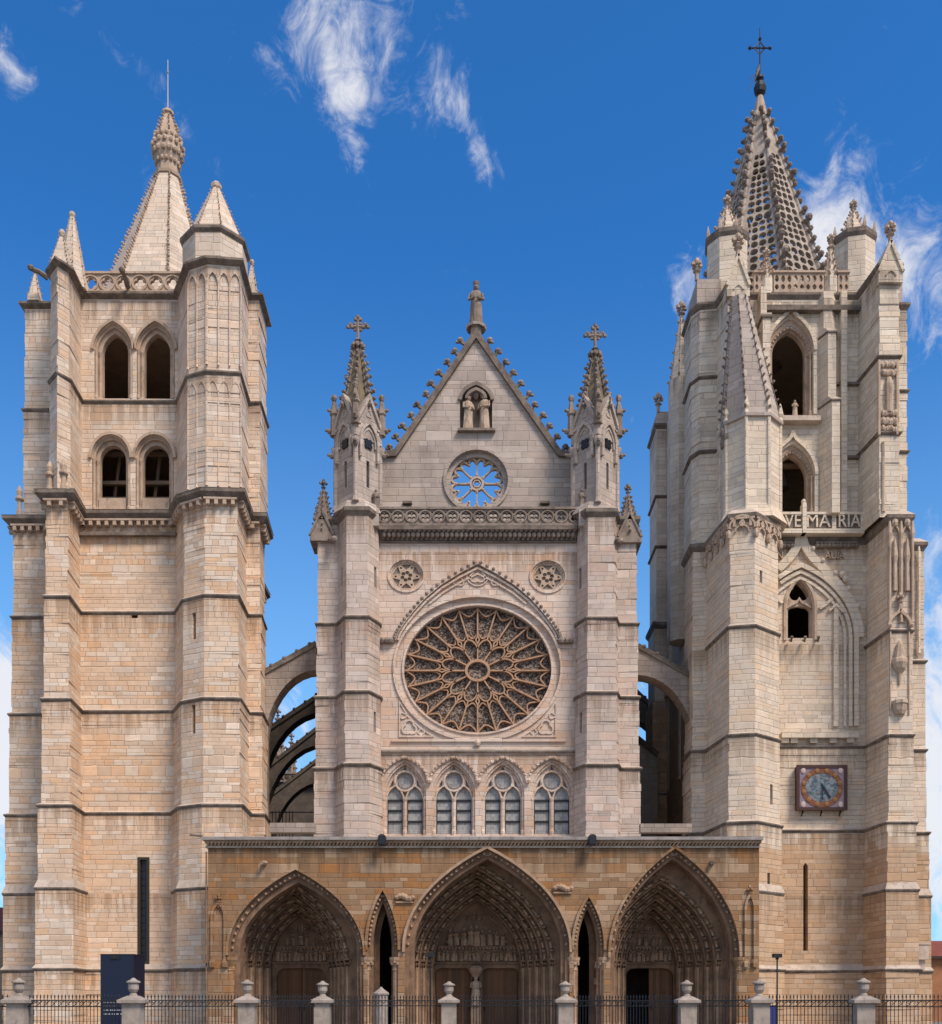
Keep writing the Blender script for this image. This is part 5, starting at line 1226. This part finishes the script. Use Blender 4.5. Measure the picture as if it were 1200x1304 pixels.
# back wall of the porch with the three recessed portals
PORT = [(-9.9, 3.28, 3.85, 4.55, 1.68, 2.80, 1.43), (.34, 4.28, 3.85, 5.5, 2.52, 3.70, 2.40), (10.4, 3.35, 3.85, 4.8, 1.46, 2.75, 1.40)]
m = M(); m.panel([(px0, 0), (px1, 0), (px1, zt-.42), (px0, zt-.42)], [arch(c, hw, zs_, ri, .02, 12, 2.4) for (c, hw, zs_, ri, *_r) in PORT]+[arch(a[0]*.985, a[1]*.62, a[2], a[3]*.8, .02, 12, 2.4) for a in ARC if a[4] == 'n'], 0, .2, FY(BY), rim=False); m.build('back_wall', 'portal', PC)
TY = 1.0; NR = 5
for pi_, (c, hw, zs_, ri, thw, tri, dhw) in enumerate(PORT):
    fr = FY(BY)
    po = M(); prev = arch(c, hw, zs_, ri, .02, 12, 2.4); dp = (TY-BY)/NR
    rings = []
    for k in range(NR):
        t = (k+1)/NR; nx = arch(c, hw+(thw-hw)*t, zs_, ri+(tri-ri)*t, .02, 12, 2.4)
        po.loft(fr, prev, dp*k, nx, dp*k+.22); po.loft(fr, nx, dp*k+.22, nx, dp*(k+1)); rings.append((prev, nx, dp*k)); prev = nx
    pobj = po.build('portal', 'portal', PC)
    av = M(); rl = M(); nk = M()
    for (a_, b_, d) in rings:
        av.bar(b_[1:-1], .09, d+.1, d+.35, fr); av.bar(b_[1:-1], .05, d+.42, d+.6, fr)
        mid = [Vector(((p[0]+q[0])/2, (p[1]+q[1])/2)) for p, q in zip(a_, b_)][1:-1]
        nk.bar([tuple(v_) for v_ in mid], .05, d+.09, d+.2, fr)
        tot = sum((mid[i+1]-mid[i]).length for i in range(len(mid)-1)); nfig = max(8, int(tot/.66)); acc = 0; pos = []
        for j in range(nfig):
            s_ = (j+.5)*tot/nfig; a0 = 0
            for i in range(len(mid)-1):
                L = (mid[i+1]-mid[i]).length
                if a0+L >= s_:
                    p = mid[i].lerp(mid[i+1], (s_-a0)/L); dr = (mid[i+1]-mid[i]).normalized(); break
                a0 += L
            up = s_ < tot/2
            if not up: dr = -dr
            lean = math.atan2(dr.y, dr.x)-pi/2
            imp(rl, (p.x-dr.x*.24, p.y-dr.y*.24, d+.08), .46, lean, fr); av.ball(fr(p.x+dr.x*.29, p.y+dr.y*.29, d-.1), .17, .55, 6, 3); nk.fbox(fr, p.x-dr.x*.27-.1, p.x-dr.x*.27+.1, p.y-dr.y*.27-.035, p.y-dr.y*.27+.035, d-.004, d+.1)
        # row of little canopies where the arch springs
        for sx in (-1, 1):
            xa = c+sx*abs(a_[0][0]-c); xb = c+sx*abs(b_[0][0]-c)
            nn = 3
            for q in range(nn):
                x = xa+(xb-xa)*(q+.5)/nn; av.add([fr(x-.13, zs_+.1, d-.05), fr(x+.13, zs_+.1, d-.05), fr(x, zs_-.22, d-.05), fr(x-.13, zs_+.1, d+.3), fr(x+.13, zs_+.1, d+.3), fr(x, zs_-.22, d+.3)], [(0, 1, 2), (0, 2, 5, 3), (1, 4, 5, 2), (0, 3, 4, 1)])
            av.fbox(fr, min(xa, xb), max(xa, xb), zs_+.08, zs_+.2, d-.1, d+.3)
            if hw < 9:
                xs = xb+sx*.16; p = fr(xs, 0, d+.12); rl.lathe(p[0], p[1], [(.11, .1), (.11, .4), (.07, .5), (.07, zs_-.5), (.12, zs_-.25)], 6)
    av.build('archivolt', 'portal', pobj); nk.build('shade_undercut', 'dark_rib', pobj, split=False); rl.build('carved_figures', 'portal_pale', pobj)  # dark blocks and strips stand in for shade between the figures
    # tympanum, lintel, door surround
    ft = FY(TY); zl = Z(1232, TY)
    tm = M(); dw = dhw
    dz = zl-.05
    if pi_ != 1:
        head = [(c-dw, .02), (c-dw, dz-.45), (c-dw+.12, dz-.18), (c-dw+.35, dz-.03), (c-dw+.7, dz), (c+dw-.7, dz), (c+dw-.35, dz-.03), (c+dw-.12, dz-.18), (c+dw, dz-.45), (c+dw, .02)]
        hh = [head]
    else:
        hh = []
        for sx in (-1, 1):
            xa, xb = sorted((c+sx*.33, c+sx*(dw+.02)))
            hh.append([(xa, .02), (xa, dz-.3), (xa+.08, dz-.08), (xa+.3, dz), (xb-.3, dz), (xb-.08, dz-.08), (xb, dz-.3), (xb, .02)])
    tm.panel(arch(c, thw+.02, zs_, tri+.02, .0, 12, 2.4), hh, 0, .4, ft)
    z1 = zs_+.95; z2 = zs_+tri*.66
    wa = lambda z: thw*max(.1, 1-((z-zs_)/tri)**1.7)
    tm.fbox(ft, c-thw, c+thw, zs_+.02, zs_+.12, -.12, .1); tm.fbox(ft, c-wa(z1)*.98, c+wa(z1)*.98, z1, z1+.1, -.2, .1)
    if pi_ == 1: tm.bar([(c-1.75, z1+.25), (c-1.1, z1+1.45), (c-.75, z1+1.75), (c+.75, z1+1.75), (c+1.1, z1+1.45), (c+1.75, z1+.25)], .1, -.14, .1, ft)
    else: tm.fbox(ft, c-wa(z2)*.9, c+wa(z2)*.9, z2, z2+.09, -.16, .1)
    tm.build('tympanum', 'portal', pobj)
    rl = M()
    n1 = int(2*thw/.27)
    for i in range(n1): imp(rl, (c-thw+.15+(2*thw-.3)*(i+.5)/n1, zs_+.15+.04*random.random(), .02), .66+.1*random.random(), (random.random()-.5)*.25, ft)
    n2 = max(4, int(2*wa(z1+.5)*.8/.34))
    for i in range(n2):
        u = -1+2*(i+.5)/n2; imp(rl, (c+u*wa(z1+.5)*.85, z1+.12, .02), (1.15 if pi_ == 1 else .72)*(1-.3*abs(u))+.08*random.random(), (random.random()-.5)*.15, ft)
    for i in range(4):
        u = -1+2*(i+.5)/4; imp(rl, (c+u*wa(z2+.3)*.6, z2+.12, .02), .5-.1*abs(u), 0, ft)
    for i in range(int(2*thw/.2)):
        u = c-thw+.1+i*.2; rl.ball(ft(u, z1-.02, -.12), .08, 1.2, 5, 3)
    rl.build('relief', 'portal_pale', pobj)
    # door leaves
    leaves = ([(c-dw+.0, c), (c, c+dw)] if pi_ != 1 else [(c-dw, c-.33), (c+.33, c+dw)])
    for li, (xa, xb) in enumerate(leaves):
        if pi_ == 2 and li == 0: continue                       # this leaf stands open
        d = M(); d.box(xa+.02, xb-.02, TY+.30, TY+.42, .02, zl-.05)
        do = d.build('door', 'wood', pobj); d = M()
        for zz in (.6, 1.4, 2.2, 3.0):
            d.box(xa+.06, xb-.06, TY+.27, TY+.302, zz, zz+.09)
        d.build('door_band', 'wood', do); d = M()
        hx = xb-.14 if li == 0 else xa+.14
        d.tube([(hx, TY+.27, 1.15), (hx, TY+.2, 1.22), (hx, TY+.2, 1.42), (hx, TY+.27, 1.48)], .025, 5); d.build('handle', 'iron', do)
    if pi_ == 2:
        d = M(); d.box(c-dw-.02, c-dw+.12, TY+.42, TY+1.8, .02, zl-.1); do = lab(d.build('door', 'wood', pobj), 'open wooden door leaf swung inward')
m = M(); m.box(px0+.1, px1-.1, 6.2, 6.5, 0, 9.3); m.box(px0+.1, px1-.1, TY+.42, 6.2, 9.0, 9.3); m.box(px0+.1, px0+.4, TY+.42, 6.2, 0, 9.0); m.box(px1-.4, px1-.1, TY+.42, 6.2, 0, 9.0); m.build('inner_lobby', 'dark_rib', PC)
# pillars between the arches with capitals
for (px, y) in ((467.5, -3.7), (505, -3.7), (730, -3.7), (769.5, -3.7), (294, -3.85), (941.5, -3.85)):
    m = M(); x = X(px, y); zc = Z(1224, y); e = px in (294, 941.5)
    m.lathe(x, y, [(.34, 0), (.34, .35), (.2, .5), (.18, zc-.55), (.22, zc-.5), (.2, zc-.3), (.36, zc+.05), (.38, zc+.2)], 10)
    if not e:
        for k in range(10): m.ball((x+.26*cos(k*.63), y+.26*sin(k*.63), zc-.15+.1*(k % 2)), .11, 1, 5, 3)
    m.build('pillar', 'portal_pale' if not e else 'porch', PC)
for (x0, x1, py) in ((265, 292, 1150), (944, 966, 1139)):
    m = M(); cx = X((x0+x1)/2, PY); hw = (x1-x0)/2*S(PY)-.22; m.bar(arch(cx, hw, Z(py+18, PY), .75, Z(1230, PY), 6), .12, -.14, .1, FY(PY)); finial(m, cx, PY-.05, Z(py+3, PY), .4)
    for sx in (-1, 1): m.lathe(cx+sx*hw, PY-.06, [(.16, Z(1232, PY)), (.2, Z(1226, PY)), (.12, Z(1222, PY))], 6)
    m.build('blind_arch', 'porch', PC)
for (px, py) in ((516, 1143), (717, 1131), (338, 1099), (907, 1099)):
    m = M(); x, z = X(px, PY), Z(py, PY)
    if px in (516, 717):
        sg = 1 if px > 600 else -1
        for k in range(7): m.ball((x+(-.42+.14*k), PY-.1, z+.08*sin(k)), .2-.015*abs(k-3), .9, 6, 4)
        m.box(x-.5, x+.45, PY-.12, PY+.05, z-.3, z-.22)
    else: m.tube([(x, PY+.1, z), (x-.1, PY-.5, z-.05)], .16, 6, .12)
    m.build('carved_bracket', 'portal_pale' if px in (516, 717, 338) else 'crust_shade', PC)
gr = 'jamb statues on the porch pillars'
for (px, lb) in ((463, 'narrow jamb statue on the pillar at the right edge of the left portal'), (513, 'jamb statue on the pillar at the left edge of the central portal'), (723, 'jamb statue on the pillar at the right edge of the central portal'), (765, 'jamb statue on the pillar at the left edge of the right portal')):
    x = X(px, -3.4); s_ = statue(lb, x, -3.4, 1.5, 1.85, 0, 'portal_pale', False, gr)
    m = M(); m.lathe(x, -3.4, [(.3, 0), (.26, .3), (.22, 1.2), (.32, 1.5)], 8); m.lathe(x, -3.4, [(.22, 3.42), (.34, 3.5), (.3, 3.8), (.1, 4.1)], 8); m.build('statue_bracket', 'portal_pale', PC)
m = M(); m.box(.28-.28, .28+.28, TY-.25, TY+.35, 0, 1.4); m.lathe(.28, TY-.1, [(.2, 3.1), (.42, 3.45), (.46, 3.6), (.3, 3.75)], 8); m.box(.28-.2, .28+.2, TY, TY+.35, 1.4, 3.6); m.build('trumeau', 'portal_pale', PC)
statue('white robed statue on the post between the two central doors', .28, TY-.22, 1.4, 1.8, 0, 'carve')
m = M(); xx = X(266, PY)-.12; m.tube([(xx, PY-.05, 0), (xx, PY-.05, Z(1085, PY))], .045, 6); m.box(xx-.12, xx+.12, PY-.2, PY+.1, Z(1227, PY), Z(1223, PY)); m.build('drainpipe', 'portal', PC)
m = M(); m.tube([(px0-.2, PY-.3, Z(1066, PY)), (px0-.85, PY-.5, Z(1065, PY))], .06, 5); m.build('spout', 'crust_shade', PC)
for px, lb in ((487, 'black floodlight fixed on the porch cornice left of the central arch'), (754, 'black floodlight fixed on the porch cornice right of the central arch')):
    t = thing('floodlight', lb, 'floodlight', (X(px, PY-.4), PY-.4, Z(1073, PY-.4)), 'floodlights on the porch cornice'); x, z = X(px, PY-.5), Z(1071, PY-.5)
    m = M(); m.box(x-.2, x+.2, PY-.85, PY-.45, z-.25, z+.22); m.prism([(x-.2, PY-.85), (x+.2, PY-.85), (x+.2, PY-.45), (x-.2, PY-.45)], z+.22, z+.32, [(x-.1, PY-.75), (x+.1, PY-.75), (x+.1, PY-.5), (x-.1, PY-.5)]); m.build('housing', 'iron', t)
    m = M(); m.box(x-.16, x+.16, PY-.88, PY-.84, z-.2, z+.16); m.build('lens', 'void', t)
m = M(); m.box(X(345, 1.5), X(402, 1.5), 1.2, 1.8, Z(1061, 1.5), Z(1049, 1.5)); m.box(X(815, 1.5), X(880, 1.5), 1.2, 1.8, Z(1061, 1.5), Z(1050, 1.5)); m.build('roof_parapet', 'fly', PC)
# ================================================================ PLAZA: pillars, railings, lamps, panel
FP = [(-22, 24.5, 34), (24, 24.5, 34), (170, 36, 34), (315, 0, 36.5), (411, 0, 39), (572, 0, 40), (720, 0, 39.5), (875, 0, 37.5), (967, 0, 36), (1100, 0, 34), (1232, 0, 32.5)]
FP = [(p[0], p[2]) for p in FP]
def fpos(i): px, d = FP[i]; return ((px-600)*d/F, d-60)
names = ['', 'stone pillar with urn at the far left, left of the navy panel', 'stone pillar with urn in front of the navy panel', 'stone pillar with urn before the left jamb of the left portal', 'stone pillar with urn before the right side of the left portal door',
         'stone pillar with urn before the left door of the central portal', 'stone pillar with urn before the narrow arch right of the central portal', 'stone pillar with urn before the right portal', 'stone pillar with urn at the right end of the porch beside the lamp post', 'stone pillar with urn under the painted clock, farthest right in view', '']
GP = 'fence pillars along the plaza railing'
base = None
for i in range(1, 10):
    x, y = fpos(i)
    if base is None:
        t = thing('stone_pillar', names[i], 'pillar', (0, 0, 0), GP); base = t
        m = M(); m.box(-.34, .34, -.34, .34, 0, .35); m.box(-.285, .285, -.285, .285, .35, 1.66); m.build('shaft', 'pillar', t)
        m = M(); m.prism(regular(0, 0, .44, 4), 1.66, 1.70, regular(0, 0, .58, 4)); m.prism(regular(0, 0, .58, 4), 1.70, 1.80); m.prism(regular(0, 0, .56, 4), 1.80, 1.94, regular(0, 0, .22, 4)); m.build('capital', 'pillar', t)
        m = M(); m.lathe(0, 0, [(.15, 1.90), (.13, 1.98), (.09, 2.03), (.13, 2.08), (.175, 2.16), (.175, 2.32), (.15, 2.35), (.23, 2.38), (.23, 2.42), (.12, 2.47), (.04, 2.54)], 12); m.build('urn', 'pillar', t)
    else:
        t = base.copy(); COL.objects.link(t); t['label'] = names[i]
        for ch in list(base.children):
            c = ch.copy(); COL.objects.link(c); c.parent = t
    t.location = (x, y, 0); t.scale = (1, 1, .965); t.rotation_euler = (0, 0, random.uniform(-.06, .06))
for i in range(len(FP)-1):
    (xa, ya), (xb, yb) = fpos(i), fpos(i+1); a, b_ = Vector((xa, ya)), Vector((xb, yb)); L = (b_-a).length; ang = math.atan2((b_-a).y, (b_-a).x); fr = FR(xa, ya, ang)
    lbl = ['iron railing panel at the far left edge, beyond the last pillar', 'iron railing panel between the far left pillar and the navy panel pillar', 'iron railing panel right of the navy panel, before the tan tower base', 'short iron railing panel before the left portal door', 'iron railing panel before the narrow arch left of the central portal',
           'iron railing panel before the central doors', 'iron railing panel between the central portal and the right portal pillars', 'short iron railing panel before the right jamb of the right portal', 'iron railing panel right of the lamp post, below the painted clock', 'iron railing panel at the far right edge'][i]
    t = thing('iron_railing', lbl, 'railing', (xa, ya, 0), 'railing panels between the stone pillars')
    u0, u1 = .3, L-.3; m = M(); nb = int((u1-u0)/.115)
    for k in range(nb):
        u = u0+(k+.5)*(u1-u0)/nb; p = fr(u, 0, 0); m.tube([(p[0], p[1], .1), (p[0], p[1], 1.80)], .0125, 4)
        m.lathe(p[0], p[1], [(.012, 1.80), (.028, 1.83), (.004, 1.93)], 4)
    m.build('bars', 'iron', t); m = M()
    for z in (.22, 1.52, 1.72): m.fbox(fr, u0, u1, z-.018, z+.018, -.02, .02)
    m.build('rail', 'iron', t); m = M(); nn = int((u1-u0)/.23)
    for k in range(nn):
        u = u0+(k+.5)*(u1-u0)/nn; m.bar([(u-.1, 1.54), (u-.03, 1.58), (u+.03, 1.66), (u+.1, 1.70)], .022, -.01, .01, fr); m.bar(ell(u-.06, 1.66, .035, .035, 6), .014, -.01, .01, fr, True)
    m.build('scrollwork', 'iron', t)
kx, ky, kw = X(128, -14), -14.0, (183-128)*S(-14)
t = thing('information_panel', 'tall navy blue information panel standing behind the railing on the left', 'panel', (kx, ky, 0))
m = M(); z1 = Z(1215, -14); m.box(kx, kx+42*S(-14), ky, ky+1.6, 0, z1-.03); m.build('panel_body', 'navy', t); m = M(); m.box(kx-.02, kx+42*S(-14)+.02, ky-.02, ky+1.62, z1-.03, z1); m.box(kx+42*S(-14)-.02, kx+42*S(-14)+.02, ky-.03, ky, 0, z1-.03); m.build('frame', 'iron', t)
m = M(); m.box(kx+.45, kx+.85, ky-.06, ky, z1-.22, z1-.08); m.ball((kx+.65, ky-.07, z1-.15), .035); m.build('lamp', 'iron', t)
mw = M(); rr = random.Random(3)
for row in range(4):
    u = .1
    while u < 1.05:
        l = .05+.09*rr.random(); mw.box(kx+u+.05, kx+u+l+.05, ky-.014, ky-.004, 1.62-.17*row, 1.66-.17*row); u += l+.05
mw.build('lettering', 'white_paint', t)
for (px, py, d, w_, lb) in ((548.5, 1216.5, 46, 12, 'thin black lamp post before the left door of the central portal'), (990, 1217.5, 46, 11, 'thin black lamp post at the right end of the porch')):
    y = d-60; x = (px-600)*d/F; zt_ = CH+(HY-py)*d/F
    t = thing('lamp_post', lb, 'lamp post', (x, y, 0), 'lamp posts in front of the porch')
    m = M(); m.tube([(x, y, 0), (x, y, zt_)], .035, 8); m.lathe(x, y, [(.09, 0), (.09, .1), (.04, .25)], 8); m.build('pole', 'iron', t)
    m = M(); m.box(x-w_/2*d/F, x+w_/2*d/F, y-.12, y+.12, zt_-.07, zt_+.1); m.box(x-.06, x+.06, y-.05, y+.05, zt_-.16, zt_-.07); m.build('lamp_head', 'iron', t)
t = thing('sign_board', 'small blue board behind the railing at the foot of the right lamp post', 'board', (X(985, -14), -14, 0)); x = X(984, -14)
m = M(); m.box(x-.14, x+.14, -14.03, -13.97, .2, 1.52); m.build('board', 'blue', t); m = M(); m.box(x-.16, x-.14, -14.04, -13.96, 0, 1.55); m.box(x+.14, x+.16, -14.04, -13.96, 0, 1.55); m.build('post', 'iron', t)
x = X(485.5, -12); m = M(); m.lathe(x, -12, [(.3, 0), (.3, 1.95), (.36, 2.0), (.36, 2.07), (.12, 2.25), (.03, 2.35)], 10)
tag(m.build('bollard', 'pillar', loc=(x, -12, 0)), 'small pointed stone bollard inside the railing left of the central portal', 'bollard')
# ================================================================ NEIGHBOURING HOUSES
def house(label, x0, x1, y0, y1, z, rz, mat, hip=1.5):
    t = thing('house', label, 'house', ((x0+x1)/2, y0, 0)); m = M(); m.box(x0, x1, y0, y1, 0, z); m.build('wall', mat, t)
    m = M(); e = .5; m.prism([(x0-e, y0-e), (x1+e, y0-e), (x1+e, y1+e), (x0-e, y1+e)], z, z+rz, [(x0+2, (y0+y1)/2-.2), (x1-2, (y0+y1)/2-.2), (x1-2, (y0+y1)/2+.2), (x0+2, (y0+y1)/2+.2)]); ro_ = m.build('roof', 'tile', t)
    m = M(); m.box(x0-e, x1+e, y0-e-.02, y0-e+.12, z-.2, z-.01); m.build('eaves', 'rust', ro_); return t
house('rubble stone house with dark red roof at the far left edge', -50, X(13, 14), 14, 26, Z(1186, 14), 2.2, 'rubble')
house('orange plastered house with red tiled roof at the far right edge', X(1180, 26), 62, 26, 38, Z(1218, 26), 1.6, 'plaster')
m = M(); bx_ = X(1170, 2.5); m.box(bx_, X(1187, 2.5), 2.9, 4.4, Z(1222, 2.9), Z(1203, 2.9)); m.box(bx_-.05, X(1188, 2.5)+.02, 2.85, 4.45, Z(1203, 2.9), Z(1203, 2.9)+.12); m.prism([(bx_+.2, 3.1), (X(1184, 2.5), 3.1), (X(1184, 2.5), 4.4), (bx_+.2, 4.4)], Z(1235, 2.9), Z(1222, 2.9)); m.build('corner_block', 'ledge', T2)
# ================================================================ GROUND, SKY, LIGHT, CAMERA
m = M(); m.add([(-1500, -1500, 0), (1500, -1500, 0), (1500, 1500, 0), (-1500, 1500, 0)], [(0, 1, 2, 3)]); tag(m.build('plaza_ground', 'paving', loc=(0, 0, 0)), None, None, None, 'structure')
EL, AZ = 50, 138
w = bpy.data.worlds.new('World'); SC.world = w; w.use_nodes = True; k = NT.__new__(NT); k.t = w.node_tree; k.n = k.t.nodes; k.l = k.t.links
bg = k.n['Background']; sky = k.node('ShaderNodeTexSky', sky_type='NISHITA'); sky.sun_disc = False; sky.sun_elevation = R(EL); sky.sun_rotation = R(AZ); sky.altitude = 900; sky.air_density = 1.0; sky.dust_density = .6; sky.ozone_density = 2.5
tcn = k.node('ShaderNodeTexCoord'); d = k.vmath('NORMALIZE', tcn.outputs['Generated'])
def cdir(px, py):
    v = Vector(((px-600)/F, 1, (HY-py)/F)).normalized(); return v
CL = [(412, 85, 44, 130, -20, .46), (452, 175, 20, 62, -15, .66), (385, 45, 90, 60, -10, .36), (500, 40, 80, 60, 0, .4), (549, 148, 50, 22, -42, .80), (597, 163, 52, 17, 55, .78), (24, 92, 44, 24, 35, 1.0), (435, 110, 36, 80, -25, .25), (620, 195, 40, 20, 60, .5), (120, 30, 70, 26, 30, .5), (130, 35, 90, 40, 20, .35), (330, 30, 60, 60, 0, .35), (500, 25, 90, 60, 0, .4), (190, 225, 50, 60, 0, .3), (300, 235, 90, 30, 30, .25),
      (1040, 285, 50, 75, 15, 1.05), (1160, 345, 110, 80, 20, 1.45), (1060, 350, 80, 50, 0, .8), (880, 345, 50, 60, -10, 1.0), (800, 590, 60, 90, 0, .45), (1100, 70, 90, 70, 0, .25), (580, 345, 40, 30, 40, .4), (1180, 720, 60, 120, 0, .5), (0, 870, 90, 110, 0, 1.5), (10, 1010, 120, 120, 0, 1.9), (1190, 900, 110, 160, 0, 1.0), (1190, 1080, 160, 170, 0, 1.8), (380, 890, 70, 60, 0, .6), (820, 890, 60, 60, 0, .9), (370, 950, 60, 50, 0, .5)]
nv_ = k.noise(k.vmath('MULTIPLY', d, (1, 1, .75)), 34, 10, .68, 1.1); nw = k.noise(k.vmath('ADD', d, (3, 1, 7)), 11, 8, .62, 1.2)
nz = k.math('ADD', k.math('MULTIPLY', nv_, .55), k.math('MULTIPLY', nw, .45))
acc = 0.0
for (px, py, sx, sz, rot, amp) in CL:
    mp = k.node('ShaderNodeMapping', vector_type='TEXTURE'); k.l.new(d, mp.inputs[0]); c = cdir(px, py); f = c.y
    mp.inputs['Location'].default_value = c; mp.inputs['Rotation'].default_value = (0, R(rot), 0); mp.inputs['Scale'].default_value = (sx/F*f, .35, sz/F*f)
    ln = k.vmath('LENGTH', mp.outputs[0]); acc = k.math('ADD', acc, k.math('MULTIPLY', k.math('SUBTRACT', 1.0, k.math('MULTIPLY', ln, .62), clamp=True), amp))
dens = k.rng(k.math('ADD', k.math('MULTIPLY', acc, .52), k.math('MULTIPLY', k.math('SUBTRACT', nz, .5), 2.3)), .30, 1.02)
dens = k.math('MULTIPLY', dens, k.rng(acc, .02, .35))
hz = k.sep(d)[2]
low_c = k.math('MULTIPLY', k.rng(hz, .60, .06), .58)
fill_bank = k.math('MULTIPLY', k.rng(k.sep(d)[1], .05, -.45), k.math('ADD', .42, k.math('MULTIPLY', nw, .36)))  # unseen cloud bank added behind the camera as whitish fill light
dens = k.math('MAXIMUM', dens, fill_bank)
CLOUD = (8.2, 8.2, 8.5)
SKYMUL = (.36, 1.20, 1.92)
c1 = k.mix(1.0, sky.outputs[0], (*SKYMUL, 1), 'MULTIPLY')
c1 = k.mix(low_c, c1, (4.0, 7.0, 9.4))
k.l.new(k.mix(k.math('MULTIPLY', dens, .92), c1, CLOUD), bg.inputs[0]); bg.inputs[1].default_value = .10
sd = bpy.data.lights.new('sun', 'SUN'); sd.energy = 4.0; sd.angle = R(20); sd.color = (1, .86, .72)
so = bpy.data.objects.new('sun', sd); COL.objects.link(so)
dv = Vector((sin(R(AZ))*cos(R(EL)), cos(R(AZ))*cos(R(EL)), sin(R(EL)))); so.rotation_euler = dv.to_track_quat('Z', 'Y').to_euler(); so.location = (30, -40, 80)
cd = bpy.data.cameras.new('camera'); cam = bpy.data.objects.new('camera', cd); COL.objects.link(cam)
cam.location = (0, -D0, CH); cam.rotation_euler = (R(90), 0, 0); cd.sensor_fit = 'HORIZONTAL'; cd.sensor_width = 36; cd.lens = F/1200*36; cd.shift_y = (HY-652)/1200
cd.clip_end = 6000; cd.clip_start = .5
SC.camera = cam
SC.view_settings.view_transform = 'Standard'; SC.view_settings.look = 'None'; SC.view_settings.exposure = .10; SC.view_settings.gamma = 1
